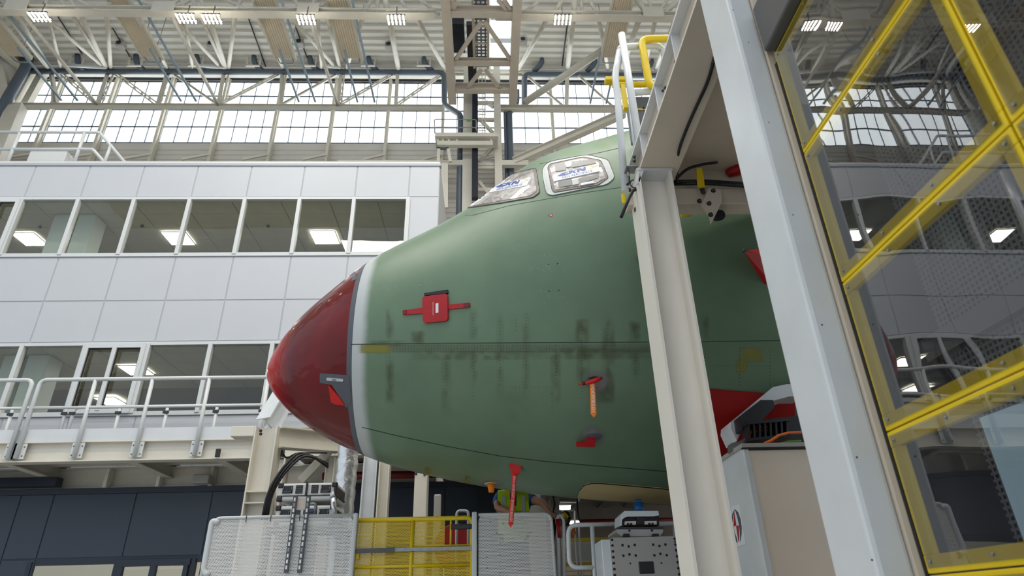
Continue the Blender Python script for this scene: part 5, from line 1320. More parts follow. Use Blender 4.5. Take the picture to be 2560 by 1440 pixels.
# actuator head on the cabinet
z3 = lambda L: [(1740+x/4.5, 880+y/4.5) for x, y in L]
ah = thing('actuator_head', 'white sloping actuator head with black cable chain on the drive cabinet', 'machine', (2.0, 4.9, zc_+0.03))
pp = [at(x, y, Y=4.95) for x, y in z3([(390, 850), (395, 785), (865, 395), (1020, 362), (1200, 360), (1200, 500), (1045, 500), (880, 545), (520, 870), (460, 1000)])]
q = MB(); q.prism(pp, (0, 0.25, 0)); q.build('arm', 'near_paint', ah)
pp = [at(x, y, Y=4.80) for x, y in z3([(495, 720), (725, 540), (870, 540), (885, 620), (750, 760), (575, 872), (518, 872)])]
q = MB(); q.prism(pp, (0, 0.14, 0)); q.build('black_cover', 'black_plastic', ah)
for i in range(8):
    x = 580+i*62
    pp = [at(a, c, Y=4.72) for a, c in z3([(x, 800-i*6), (x+22, 798-i*6), (x+30, 985-i*6), (x+8, 990-i*6)])]; q = MB(); q.prism(pp, (0, 0.12, 0)); q.build('chain_link', 'black_plastic', ah)
for yy_ in ((800, 760), (985, 940)):
    pp = [at(a, c, Y=4.71) for a, c in z3([(575, yy_[0]-12), (1060, yy_[1]-20), (1060, yy_[1]+14), (575, yy_[0]+16)])]; q = MB(); q.prism(pp, (0, 0.13, 0)); q.build('chain_side', 'black_plastic', ah)
pp = [at(a, c, Y=4.86) for a, c in z3([(570, 780), (1300, 700), (1300, 1010), (620, 1000)])]; q = MB(); q.prism(pp, (0, 0.03, 0)); q.build('chain_back', 'black_rubber', ah)
for k, (c0, m_) in enumerate(((830, 'cable_orange'), (870, 'cable_orange'))):
    q = MB(); q.tube([at(x, y, Y=4.77) for x, y in z3([(590, 940), (640, c0+30), (720, c0+15), (830, c0+10)])], 0.008, 8); q.build('cable', m_, ah)
for k, m_ in enumerate(('cable_orange', 'cable_green')):
    q = MB(); q.tube([at(x, y+k*22, Y=4.70+0.02*k) for x, y in z3([(770, 1030), (840, 1000), (930, 940), (1040, 910), (1180, 905)])], 0.011, 8); q.build('cable', m_, ah)
pp = [at(a, c, Y=4.78) for a, c in z3([(405, 1020), (470, 1010), (700, 890), (720, 920), (480, 1075), (405, 1110)])]; q = MB(); q.prism(pp, (0, 0.1, 0)); q.build('guide_rail', 'galvanised', ah)
# ================================================================== MACHINE WITH HOLES, LOWER RIGHT
zq6 = lambda L: [(1380+x/6.856, 1230+y/6.856) for x, y in L]
mc = thing('lifting_unit', 'grey machine block with rows of black holes and a square window', 'machine', (1.36, 6.3, 0))
ym = 6.0; a, c = at(*zq6([(1015, 780)])[0], Y=ym), at(*zq6([(2095, 770)])[0], Y=ym)
q = MB(); q.cbox((a.x, ym, 0), (c.x, ym+0.5, a.z), 0.006); q.build('body', 'machine_grey', mc)
q = MB(); q.cbox((a.x-0.085, ym+0.05, 0), (a.x, ym+0.45, a.z-0.01), 0.008); q.build('side_cover', 'near_paint', mc)
hl = [(1030, 818), (1037, 916), (1045, 1017), (1053, 1118), (1062, 1220), (1072, 1322), (1079, 1425), (2103, 803), (2116, 902), (2128, 1000), (2141, 1103), (2154, 1204), (2166, 1306), (2179, 1410),
      (1208, 911), (1314, 933), (1418, 908), (1735, 904), (1841, 925), (1944, 901), (1224, 1093), (1327, 1070), (1436, 1089), (1755, 1086), (1857, 1060), (1967, 1083)]
for x, y in hl:
    p = at(*zq6([(x, y)])[0], Y=ym); q = MB(); q.cyl(p-Vector((0, 0.001, 0)), p+Vector((0, 0.01, 0)), 0.0115, 12); q.build('hole', 'black_rubber', mc)
for x, y in ((1343, 1226), (1876, 1218), (2110, 851)):
    p = at(*zq6([(x, y)])[0], Y=ym); q = MB(); q.cyl(p-Vector((0, 0.001, 0)), p+Vector((0, 0.01, 0)), 0.008, 10); q.build('hole', 'black_rubber', mc)
a1, c1 = at(*zq6([(1495, 1410)])[0], Y=ym), at(*zq6([(1745, 1180)])[0], Y=ym)
q = MB(); q.cbox((a1.x, ym-0.004, a1.z), (c1.x, ym+0.02, c1.z), 0.012); q.build('square_window', 'black_plastic', mc)
sh = thing('gripper_unit', 'cream sliding head with dark recess on top of the holed machine block', 'machine', (1.36, 6.3, a.z))
def blk(poly, y0_, y1_, m, nm): q = MB(); q.prism([at(x, y, Y=y0_) for x, y in zq6(poly)], (0, y1_-y0_, 0)); return q.build(nm, m, sh)
blk([(1110, 640), (1900, 640), (1905, 680), (1850, 760), (1200, 765), (1100, 690)], 6.05, 6.5, 'machine_grey', 'base_slab')
blk([(1120, 600), (1900, 595), (1910, 640), (1110, 645)], 6.07, 6.45, 'dark_metal', 'guide_carriage')
blk([(1195, 395), (1300, 395), (1310, 420), (1740, 415), (1750, 385), (1830, 385), (1840, 575), (1190, 585)], 6.14, 6.4, 'black_rubber', 'recess')
blk([(1175, 395), (1240, 325), (1820, 322), (1835, 400), (1740, 415), (1300, 420), (1240, 440), (1200, 480), (1195, 580), (1170, 580)], 6.1, 6.4, 'near_paint', 'hood')
blk([(1250, 505), (1440, 498), (1440, 560), (1245, 562)], 6.11, 6.2, 'dock_cream', 'stop_block')
blk([(1590, 502), (1795, 496), (1795, 555), (1590, 558)], 6.11, 6.2, 'dock_cream', 'stop_block')
for x, y in ((1302, 548), (1357, 547), (1670, 545), (1725, 544), (1327, 660), (1714, 658)):
    p = at(*zq6([(x, y)])[0], Y=6.10 if y < 600 else 6.045); q = MB(); q.cyl(p, p+Vector((0, 0.012, 0)), 0.010, 10); q.build('hole', 'black_rubber', sh)
blk([(1450, 385), (1590, 380), (1595, 550), (1450, 555)], 6.12, 6.2, 'black_plastic', 'sensor')
blk([(1522, 396), (1534, 396), (1534, 422), (1522, 424)], 6.115, 6.13, 'logo_yellow', 'sensor_light')
blk([(1478, 402), (1490, 402), (1490, 416), (1478, 418)], 6.115, 6.13, 'led_red', 'sensor_light')
p = at(*zq6([(1495, 320)])[0], Y=6.3); q = MB(); q.tube([p-Vector((0, 0, 0.03)), p+Vector((0, 0, 0.07))], 0.048, 14); q.tube([p+Vector((0, 0, 0.07)), p+Vector((0, 0, 0.1))], 0.03, 12); q.build('blue_motor', 'blue_motor', sh)
for x in (1230, 1730):
    blk([(x, 715), (x+100, 715), (x+100, 765), (x-20, 765)], 6.02, 6.1, 'black_rubber', 'foot')
# tubular rail beside it
rl = thing('tubular_barrier', 'white tubular barrier loop left of the holed machine block', 'railing', at(1440, 1440, Y=6.7))
R6 = lambda x, y, Y=6.7: at(*zq6([(x, y)])[0], Y=Y)
tubep(rl, 'loop', [R6(1150, 548), R6(275, 570), R6(300, 1298), R6(930, 1290)], 0.022, 'near_paint', 0.09, 12)
tubep(rl, 'upright', [R6(685, 560), R6(740, 1500), R6(745, 1900)], 0.022, 'near_paint', n=12)
r2_ = thing('tubular_barrier', 'white tubular barrier end right of the holed machine block', 'railing', R6(2140, 1440, 6.6))
tubep(r2_, 'rail', [R6(1840, 545, 6.6), R6(2100, 540, 6.6), R6(2260, 450, 6.2)], 0.022, 'near_paint', 0.03, 12)
tubep(r2_, 'upright', [R6(2100, 520, 6.6), R6(2180, 1500, 6.6)], 0.022, 'near_paint', n=12)

# ================================================================== WORK PLATFORM WITH GUARDS
wpz = 1.5
wp_ = thing('work_platform', 'steel work platform the worker stands on, below the aircraft nose', 'platform', (-1.1, 8.2, 0))
q = MB(); q.box((-3.1, 7.25, wpz-0.08), (0.8, 9.1, wpz)); q.build('deck', 'black_rubber', wp_)
for x in (-3.0, -1.1, 0.7):
    for y in (7.35, 9.0): q = MB(); q.bar((x, y, 0), (x, y, wpz-0.08), 0.1, 0.1); q.build('leg', 'near_paint', wp_)
q = MB(); q.box((0.85, 4.7, 1.36), (5.0, 10.2, 1.45)); q.build('shade_deck', 'black_rubber', None, 'unseen dark deck added under the fuselage to darken its underside', 'floor')  # unseen deck added dark, keeps floor bounce off the belly
YG = 7.3
def G(x, y, Y=YG): return at(x, y, Y=Y)
g1 = thing('guard_sheet', 'wide white perforated guard sheet below the radome', 'guard', (-2.2, YG, wpz))
x0, x1 = G(532, 1300).x, G(884, 1290).x; zt1 = G(700, 1292).z
q = MB(); pl = fillet([(x0+0.0, YG, wpz), (x0, YG, zt1), (x1, YG, zt1), (x1, YG, wpz)], 0.10, 6)
q.prism([Vector(p) for p in pl], (0, 0.004, 0)); q.build('perforated_sheet', 'perf_white', g1)
tubep(g1, 'frame_tube', [(x0-0.03, YG, wpz), (x0, YG, zt1), (x1, YG, zt1)], 0.018, 'frame_white', 0.1)
q = MB(); q.cbox((x1, YG-0.03, wpz), (x1+0.05, YG+0.03, zt1+0.02), 0.015); q.build('end_post', 'frame_white', g1)
for px in (617, 678, 750):
    q = MB(); p = G(px, 1298); q.box((p.x-0.004, YG-0.02, zt1-0.05), (p.x+0.004, YG-0.019, zt1+0.015)); q.build('cable_tie', 'black_rubber', g1)
hl_ = thing('handrail_loop', 'white bent handrail tube at the left end of the wide guard sheet', 'railing', (x0-0.1, YG+0.1, wpz))
tubep(hl_, 'tube', [G(548, 1308), G(531, 1300), G(508, 1428), G(522, 1440)], 0.03, 'frame_white', 0.06, 12)
for k, px in enumerate((739, 772)):
    a, c = G(px, 1241, YG-0.03), G(px-24, 1432, YG-0.03); t = thing('strut_channel', 'dark slotted strut channel on the wide guard sheet, %s of the pair' % ('left' if k == 0 else 'right'), 'channel', c, 'slotted strut channels')
    q = MB(); q.bar(a, c, 0.04, 0.03, up=(0, 1, 0)); q.build('channel', 'seal_grey', t)
    for i in range(13):
        p = a.lerp(c, (i+0.6)/13.5); q = MB(); q.box(p-Vector((0.009, 0.0185, 0.018)), p+Vector((0.009, -0.015, 0.018))); q.build('slot', 'galvanised' if i % 4 == 1 else 'text_white', t)
a, c = G(744, 1275, YG-0.02), G(768, 1243, YG-0.02)
q = MB(); q.cbox((a.x-0.02, YG-0.02, a.z), (c.x+0.02, YG-0.01, c.z), 0.004); o_ = q.build('fixing_plate', 'dock_cream', None, 'small cream plate between the two strut channels', 'plate')
# yellow sliding gate
yg2 = thing('sliding_gate', 'yellow perforated sliding gate between the two white guards', 'gate', (-0.8, YG+0.08, wpz))
YY = YG+0.08; xa, xb = G(889, 1300, YY).x, G(1180, 1300, YY).x; zt2 = G(1030, 1298, YY).z
xo = G(1112, 1330, YY).x; zo = G(1112, 1364, YY).z
q = MB(); q.prism([(xa, YY, wpz), (xb, YY, wpz), (xb, YY, zo), (xo, YY, zo), (xo, YY, zt2), (xa, YY, zt2)], (0, 0.004, 0)); q.build('perforated_sheet', 'perf_yellow', yg2)
tubep(yg2, 'top_rail', [(xa, YY-0.01, zt2), (xb, YY-0.01, zt2), (xb, YY-0.01, wpz)], 0.024, 'yellow_paint', 0.06, 12)
xm2 = G(1030, 1360, YY).x; tubep(yg2, 'upright', [(xm2, YY-0.01, wpz), (xm2, YY-0.01, zt2)], 0.022, 'yellow_paint', n=12)
zr2 = G(1030, 1415, YY).z; tubep(yg2, 'lower_rail', [(xa, YY-0.01, zr2), (xb, YY-0.01, zr2)], 0.018, 'yellow_paint', n=12)
tubep(yg2, 'mid_rail', [(xm2, YY-0.01, zo), (xb, YY-0.01, zo)], 0.009, 'yellow_paint', n=8)
x3 = G(1127, 1330, YY).x; tubep(yg2, 'thin_upright', [(x3, YY-0.01, zo), (x3, YY-0.01, zt2)], 0.011, 'yellow_paint', n=8)
zz = G(1100, 1373, YY).z; q = MB(); q.box((xa, YY-0.05, zz-0.018), (xb, YY-0.03, zz+0.018)); q.build('slide_rail', 'galvanised', yg2)
q = MB(); q.box((xa, YY-0.07, zz-0.026), (G(988, 1373, YY).x, YY-0.05, zz+0.02)); q.build('slide_carriage', 'bolt_steel', yg2)
z4 = G(1150, 1317, YY).z; q = MB(); q.cbox((x3, YY-0.04, z4-0.03), (xb, YY-0.02, z4+0.025), 0.01); q.build('latch_plate', 'black_plastic', yg2)
p = G(895, 1389, YY); q = MB(); q.cbox(p-Vector((0.02, 0.05, 0.04)), p+Vector((0.02, 0.0, 0.04)), 0.008); q.build('lock', 'yellow_paint', yg2)
# right white guard
g2 = thing('guard_sheet', 'white perforated guard sheet in front of the worker', 'guard', (0.3, YG, wpz))
x0, x1 = G(1196, 1290).x, G(1378, 1290).x; zt3 = G(1290, 1285).z
q = MB(); pl = fillet([(x0, YG, wpz), (x0, YG, zt3), (x1, YG, zt3), (x1, YG, wpz)], 0.08, 6); q.prism([Vector(p) for p in pl], (0, 0.004, 0)); q.build('perforated_sheet', 'perf_white', g2)
tubep(g2, 'frame_tube', [(x0, YG, zt3), (x1, YG, zt3), (x1+0.02, YG, wpz)], 0.016, 'frame_white', 0.09)
q = MB(); q.cbox((x0-0.07, YG-0.03, wpz), (x0-0.015, YG+0.03, zt3+0.03), 0.012); q.build('end_post', 'frame_white', g2)
for px, py in ((1218, 1393), (1250, 1388), (1250, 1357), (1249, 1432), (1218, 1420), (1258, 1309), (1226, 1305), (1242, 1333)):
    p = G(px, py, YG-0.001); q = MB(); q.tube([p, p-Vector((0, 0.006, 0))], 0.009, 8); q.build('grommet', 'galvanised', g2)
pe = thing('taped_pole', 'white tube end with red tape that the worker grips', 'handle', G(1400, 1400, 7.42))
tubep(pe, 'tube', [G(1398, 1450, 7.42), G(1397, 1380, 7.42), G(1394, 1292, 7.42), G(1402, 1288, 7.42), G(1409, 1300, 7.42), G(1411, 1450, 7.42)], 0.018, 'frame_white', 0.04, 12)
q = MB(); q.tube([G(1394.5, 1298, 7.415), G(1398, 1345, 7.415)], 0.0215, 12); q.build('red_tape', 'red_cover', pe)

# ================================================================== CASES, DUCT, TRESTLE BELOW THE RADOME
YCs = 8.1
def CS(x, y, Y=YCs): return at(x, y, Y=Y)
za = CS(760, 1204).z
def case(name, lab, px0, px1, pyt, pyb):
    a, c = CS(px0, pyb), CS(px1, pyt); t = thing(name, lab, 'case', (a.x, YCs, a.z), 'stacked equipment cases')
    x0, x1, z0, z1 = a.x, c.x, a.z, c.z; zm_ = z0+(z1-z0)*0.28
    q = MB(); q.cbox((x0, YCs, z0), (x1, YCs+0.55, z1), 0.02); q.build('shell', 'case_white', t)
    q = MB(); q.box((x0-0.004, YCs-0.004, zm_-0.006), (x1+0.004, YCs+0.554, zm_+0.006)); q.build('lid_seam', 'black_plastic', t)
    for x in (x0, x1-0.05):
        for z in (z0, z1-0.05):
            q = MB(); q.cbox((x-0.008, YCs-0.012, z-0.006), (x+0.058, YCs+0.06, z+0.056), 0.012); q.build('corner_guard', 'black_plastic', t)
    q = MB(); q.cbox((x1-0.03, YCs-0.008, z0+0.04), (x1+0.008, YCs+0.5, z1-0.04), 0.01); q.build('side_guard', 'black_plastic', t)
    w_ = x1-x0; zc2 = zm_+(z1-zm_)*0.5
    for u in (0.16, 0.82):
        cx = x0+w_*u; q = MB(); q.cbox((cx-0.062, YCs-0.006, zc2-0.045), (cx+0.062, YCs+0.002, zc2+0.045), 0.006); hd = q.build('handle_dish', 'black_plastic', t)
        q = MB(); q.tube(fillet([(cx-0.05, YCs-0.01, zc2+0.025), (cx-0.05, YCs-0.01, zc2-0.032), (cx+0.05, YCs-0.01, zc2-0.032), (cx+0.05, YCs-0.01, zc2+0.025)], 0.015), 0.007, 8); q.build('grip', 'bolt_steel', hd)
    for u in (0.36, 0.63):
        cx = x0+w_*u; q = MB(); q.box((cx-0.042, YCs-0.006, zc2-0.048), (cx+0.042, YCs+0.002, zc2+0.048)); v_ = q.build('vent', 'black_plastic', t)
        for i in range(4):
            q = MB(); q.box((cx-0.035, YCs-0.008, zc2-0.04+0.022*i), (cx+0.035, YCs-0.005, zc2-0.03+0.022*i)); q.build('louvre', 'bolt_steel', v_)
    cx = x0+w_*0.49; q = MB(); q.cbox((cx-0.012, YCs-0.02, zc2-0.08), (cx+0.012, YCs, zc2+0.09), 0.004); q.build('latch', 'black_plastic', t)
    return z0
zb1 = case('equipment_case', 'upper white equipment case with black corners behind the wide guard', 692, 842, 1206, 1253)
zb2 = case('equipment_case', 'lower white equipment case with black corners, partly hidden by the guard', 684, 838, 1262, 1318)
q = MB(); q.box((CS(670, 1300).x, YCs-0.02, zb2-0.05), (CS(860, 1300).x, YCs+0.6, zb2)); tb = thing('case_stand', 'grey stand carrying the equipment cases', 'stand', (-2.2, YCs, wpz))
q.build('stand_top', 'grey_panel', tb)
for x in (CS(675, 1300).x, CS(850, 1300).x):
    for y in (YCs+0.03, YCs+0.55): q = MB(); q.bar((x, y, wpz), (x, y, zb2-0.05), 0.05, 0.05); q.build('leg', 'grey_panel', tb)
vt = thing('pipe_elbow', 'small brass pipe elbow with valve beside the strut channels', 'valve', CS(785, 1270, 7.6))
q = MB(); q.tube(fillet([CS(776, 1260, 7.6), CS(790, 1260, 7.6), CS(788, 1290, 7.6)], 0.04), 0.018, 10); q.build('elbow', 'galvanised', vt)
q = MB(); q.cbox(CS(773, 1279, 7.6)-Vector((0, 0.01, 0.01)), CS(787, 1276, 7.6)+Vector((0, 0.01, 0)), 0.004); q.build('lever', 'blue_motor', vt)
rt = thing('paper_roll', 'rolled foil tube standing beside the equipment cases', 'roll', CS(836, 1290, 7.9))
q = MB(); q.tube([CS(838, 1300, 7.9), CS(832, 1243, 7.9)], 0.03, 14); q.build('roll', 'foil', rt)
q = MB(); q.tube([CS(832, 1243, 7.9), CS(831, 1236, 7.9), CS(834, 1228, 7.9)], 0.02, 8, [0.034, 0.026, 0.004]); q.build('blue_tip', 'sticker_white', rt)
du = thing('insulated_duct', 'silver foil insulated duct standing below the radome', 'duct', CS(855, 1300, 8.9))
a = CS(855, 1300, 8.9); c = CS(859, 1105, 8.9)
q = MB(); n_ = 40; q.tube([Vector((a.x, 8.9, wpz)).lerp(Vector((a.x, 8.9, c.z+0.3)), i/n_) for i in range(n_+1)], 0.14, 28, [0.14+0.006*math.sin(i*2.1)+random.uniform(-.003, .003) for i in range(n_+1)]); q.build('duct_body', 'foil', du)
# trestle
ts_ = thing('trestle', 'cream steel trestle below the radome at the end of the walkway', 'frame', (-3.2, 9.2, 0))
q = MB(); q.ibeam((-3.17, 9.3, 0), (-3.17, 9.3, 4.12), 0.30, 0.32, 0.02, up=(1, 0, 0)); q.build('column', 'cream_steel', ts_)
for z in (3.05, 3.2):
    q = MB(); q.box((-3.32, 9.16, z), (-3.02, 9.44, z+0.015)); q.build('stiffener', 'cream_steel', ts_)
q = MB(); q.ibeam((-3.02, 9.3, 3.98), at(850, 1108, Y=10.3), 0.22, 0.30, 0.02); q.build('head_beam', 'cream_steel', ts_)
q = MB(); q.cbox((at(580, 1082, Y=9.2).x, 9.15, 3.97), (-3.33, 9.35, 4.12), 0.01); q.build('stub_beam', 'cream_steel', ts_)
q = MB(); q.ibeam(at(670, 1060, Y=9.3), at(725, 965, Y=9.6), 0.26, 0.26, 0.02); q.build('upper_strut', 'near_paint', ts_)
q = MB(); q.bar(at(668, 1130, Y=9.6), at(678, 1290, Y=9.6), 0.14, 0.12, up=(0, 1, 0)); q.build('rear_leg', 'cream_steel', ts_)
q = MB(); q.bar(at(752, 1203, Y=10.2), at(822, 1128, Y=10.2), 0.12, 0.08, up=(0, 1, 0)); q.build('brace', 'cream_steel', ts_)
q = MB(); q.ibeam((at(824, 1200, Y=10.3).x, 10.3, 0), (at(824, 1200, Y=10.3).x, 10.3, 3.9), 0.14, 0.14, 0.015); q.build('post', 'cream_steel', ts_)
q = MB(); q.ibeam((at(692, 1200, Y=10.6).x, 10.6, 0), (at(692, 1200, Y=10.6).x, 10.6, 3.95), 0.26, 0.26, 0.02); q.build('post', 'cream_steel', ts_)
q = MB(); q.bar(at(650, 1262, Y=9.4), at(678, 1280, Y=10.2), 0.14, 0.14); q.build('low_tie', 'cream_steel', ts_)
for px, py in ((652, 1077), (652, 1085)): bolt(ts_, at(px, py, Y=9.14), (0, -1, 0), 0.015, 0.02, 'black_plastic')
p = at(690, 1132, Y=9.6); q = MB(); q.cbox(p-Vector((0.12, 0.05, 0.06)), p+Vector((0.12, 0.05, 0.06)), 0.02); q.build('light_fitting', 'pipe_grey', None, 'grey light fitting at the trestle head', 'fitting')
for k in range(3):
    o_ = 6*k; cable('cable', 'black cable sagging over the trestle beam, %s of three' % ('upper', 'middle', 'lower')[k], [at(655+o_, 1300, Y=9.0+0.04*k), at(668+o_, 1230, Y=9.0+0.04*k), at(705+o_, 1170+2*k, Y=9.1), at(745+o_, 1131+4*k, Y=9.2), at(772+o_, 1136+3*k, Y=9.3), at(820, 1160+4*k, Y=9.5)], 0.017, rad=0.25)
cable('cable', 'thin black cable looping from the light fitting', [at(705, 1130, Y=9.5), at(716, 1148, Y=9.4), at(740, 1132, Y=9.4), at(818, 1132, Y=9.6)], 0.012, rad=0.1)
# columns behind the nose
for k, (xa_, xb_, yt_, lab) in enumerate(((905, 940, 3.97, 'pale steel column right of the foil duct'), (945, 972, 3.97, 'slimmer grey-white column, second right of the foil duct'), (1036, 1068, 3.97, 'wide cream column behind the yellow gate'))):
    YK = 10.4; a, c = at(xa_, 1200, Y=YK), at(xb_, 1200, Y=YK); t = thing('support_column', lab, 'column', ((a.x+c.x)/2, YK, 0), 'support columns behind the nose')
    q = MB()
    if k < 2: q.ibeam(((a.x+c.x)/2, YK+0.1, 0), ((a.x+c.x)/2, YK+0.1, yt_), 0.2, c.x-a.x, 0.02, up=(1, 0, 0)); q.build('shaft', 'cream_steel' if k else 'near_paint', t)
    else:
        q.cbox((a.x, YK, 0), (c.x, YK+0.35, yt_), 0.015); q.build('shaft', 'cream_steel', t)
        bolt(t, at(1040, 1184, Y=YK), (0, -1, 0), 0.015); bolt(t, at(1062, 1186, Y=YK), (0, -1, 0), 0.015)
# low mezzanine soffit and services behind
mz = thing('mezzanine', 'dark mezzanine underside behind the aircraft belly', 'mezzanine', (1, 13, 4.3))
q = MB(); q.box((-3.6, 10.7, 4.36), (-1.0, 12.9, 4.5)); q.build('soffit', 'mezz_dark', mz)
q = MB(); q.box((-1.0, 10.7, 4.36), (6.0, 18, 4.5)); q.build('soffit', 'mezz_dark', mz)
q = MB(); q.box((-3.6, 10.5, 3.98), (6.0, 10.7, 4.36)); q.build('edge_beam', 'cream_steel', mz)
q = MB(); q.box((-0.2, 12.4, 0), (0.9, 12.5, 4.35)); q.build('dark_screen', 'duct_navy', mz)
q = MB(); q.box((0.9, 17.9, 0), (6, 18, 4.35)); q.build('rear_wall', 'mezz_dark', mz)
for k, (yy, zz) in enumerate(((12.0, 3.95), (16.5, 3.6))):
    q = MB(); q.tube([(-3.0 if k == 0 else 0.5, yy, zz), (0.0 if k == 0 else 6, yy, zz)], 0.07, 12); q.build('sprinkler_pipe', 'red_pipe', None, 'dark red sprinkler pipe under the mezzanine, %s' % ('left of the worker' if k == 0 else 'far right'), 'pipe')
ct = thing('cable_tray', 'ribbed cable tray under the mezzanine right of the worker', 'tray', (1.6, 13, 4.2))
for k, dx in enumerate((0, 0.42)):
    q = MB(); a, c = at(1470+dx*150, 1300, Z=4.15), at(1530+dx*150, 1250, Z=4.15); q.bar(a, c, 0.32, 0.03); q.build('tray', 'galvanised', ct)
for k, (x, y) in enumerate(((1411, 1269), (1436, 1306))):
    p = at(x, y, Y=11.5+3*k); t = thing('tube_light', 'bright tube light under the mezzanine right of the worker, %s' % ('upper' if k == 0 else 'lower'), 'light', p, 'tube lights under the mezzanine')
    q = MB(); q.box(p-Vector((0.10, 0.05, 0.03)), p+Vector((0.10, 0.05, 0.03))); q.build('diffuser', 'strip_lamp', t)
    q = MB(); q.box(p+Vector((-0.12, -0.06, 0.03)), p+Vector((0.12, 0.06, 0.06))); q.build('lamp_body', 'frame_white', t)
# shelving behind the barrier
sv = thing('storage_rack', 'yellow and white storage rack behind the white tubular barrier', 'rack', R6(500, 1440, 9.0))
for y0_, y1_ in ((775, 850), (968, 990), (1053, 1080), (1190, 1270), (1335, 1360), (1415, 1440)):
    a, c = R6(200, y1_, 9.0), R6(1000, y0_, 9.0); q = MB(); q.box((a.x, 9.0, a.z), (c.x, 9.1, c.z)); q.build('rack_beam', 'yellow_dull', sv)
for x in (180, 700, 780): 
    p = R6(x, 1000, 9.05); q = MB(); q.bar((p.x, 9.1, 0), (p.x, 9.1, R6(500, 775, 9.0).z), 0.06, 0.06); q.build('upright', 'cream_steel', sv)
a, c = R6(780, 1440, 9.3), R6(1000, 830, 9.3); q = MB(); q.box((a.x, 9.3, a.z-1), (c.x, 9.32, c.z)); q.build('back_sheet', 'near_paint', sv)
a, c = R6(200, 1440, 9.35), R6(780, 830, 9.35); q = MB(); q.box((a.x, 9.3, a.z-1), (c.x, 9.32, c.z)); q.build('back_sheet', 'dock_cream', sv)
a, c = R6(320, 1180, 8.9), R6(680, 850, 8.9); q = MB(); q.box((a.x, 8.985, a.z), (c.x, 8.998, c.z)); q.build('grey_board', 'machine_grey', None, 'grey board leaning on the storage rack', 'board')
for (x, y, h_, lab) in ((350, 620, 110, 'short orange strap on the storage rack, right one'), (172, 580, 80, 'short orange strap beside the gripped handle')):
    a, c = R6(x, y, 8.785), R6(x+30, y+h_, 8.785); q = MB(); q.bar(a, c, 0.06, 0.02, up=(0, 1, 0)); q.build('orange_strap', 'cable_orange', None, lab, 'strap')
cc = thing('cable_coil', 'coil of black cable hanging behind the gripped handle', 'cable', R6(230, 560, 8.4))
for i in range(4):
    q = MB(); q.tube([R6(230+(75-8*i)*math.cos(t*.42), 450+(115-10*i)*math.sin(t*.42), 8.4+0.02*i) for t in range(16)], 0.014, 6); q.build('loop', 'black_rubber', cc)
q = MB(); q.tube([R6(190, 360, 8.38), R6(260, 450, 8.38)], 0.03, 8); q.build('yellow_plug', 'yellow_paint', cc)
gr = thing('grab_frame', 'thin white tubular frame behind the coil of cable', 'frame', R6(400, 700, 8.8))
for pts in ([R6(140, 185, 8.8), R6(410, 190, 8.8), R6(370, 320, 8.8), R6(160, 325, 8.8)], [R6(410, 190, 8.8), R6(470, 130, 8.8)], [R6(385, 320, 8.8), R6(400, 760, 8.8), Vector((R6(400, 760, 8.8).x, 8.8, 1.45))], [R6(460, 540, 8.8), R6(465, 770, 8.8), Vector((R6(465, 770, 8.8).x, 8.8, 1.45))]):
    tubep(gr, 'tube', pts, 0.013, 'frame_white', n=8)
cable('cable', 'black strap hanging under the gear door', [R6(432, 20, 7.2), R6(432, 110, 7.4), R6(440, 300, 7.6), R6(470, 490, 7.6), R6(520, 490, 7.6)], 0.012)
st = thing('service_post', 'grey post with switches and hanging black cables beside the gripped handle', 'post', G(1392, 1440, 7.9))
a = G(1390, 1300, 7.9); q = MB(); q.cbox((a.x-0.06, 7.9, wpz), (a.x+0.05, 8.0, G(1390, 1245, 7.9).z), 0.008); q.build('post_body', 'machine_grey', st)
for pts in ([G(1382, 1240, 7.85), G(1388, 1262, 7.85), G(1382, 1280, 7.85), G(1386, 1300, 7.85)], [G(1385, 1300, 7.5), G(1381, 1345, 7.5), G(1384, 1385, 7.5), G(1383, 1440, 7.5)], [G(1391, 1300, 7.5), G(1384, 1360, 7.5), G(1387, 1390, 7.5)]):
    q = MB(); q.tube(fillet(pts, 0.05), 0.012, 8); q.build('cable', 'black_rubber', st)
bp_ = thing('back_panel_unit', 'white electrical unit behind the worker under the belly', 'cabinet', G(1345, 1300, 9.2))
a, c = G(1322, 1300, 9.2), G(1362, 1222, 9.2); q = MB(); q.cbox((a.x, 9.2, 0), (c.x, 9.55, c.z), 0.01); q.build('body', 'machine_grey', bp_)
a, c = G(1352, 1262, 9.19), G(1364, 1238, 9.19); q = MB(); q.box((a.x, 9.18, a.z), (c.x, 9.2, c.z)); q.build('switch_panel', 'seal_grey', bp_)
cb2 = thing('small_barrier', 'thin white hoop barrier behind the yellow gate', 'railing', G(1158, 1340, 8.6))
tubep(cb2, 'hoop', [Vector((G(1142, 1352, 8.6).x, 8.6, wpz)), G(1142, 1277, 8.6), G(1171, 1277, 8.6), Vector((G(1171, 1352, 8.6).x, 8.6, wpz))], 0.018, 'frame_white', 0.05, 8)
rh = thing('hose_reel', 'dark red hose reel on a stand behind the yellow gate', 'reel', (G(1140, 1372, 8.9).x, 8.9, wpz))
hc = G(1140, 1368, 8.9); q = MB(); q.tube([hc+Vector((0, -0.12, 0)), hc+Vector((0, -0.09, 0)), hc+Vector((0, -0.08, 0)), hc+Vector((0, 0.08, 0)), hc+Vector((0, 0.09, 0)), hc+Vector((0, 0.12, 0))], 0.2, 28, [0.27, 0.28, 0.22, 0.22, 0.28, 0.27]); q.build('drum', 'red_cover', rh)
q = MB(); q.tube([hc+Vector((0, -0.14, 0)), hc+Vector((0, 0.14, 0))], 0.05, 14); q.build('hub', 'red_pipe', rh)
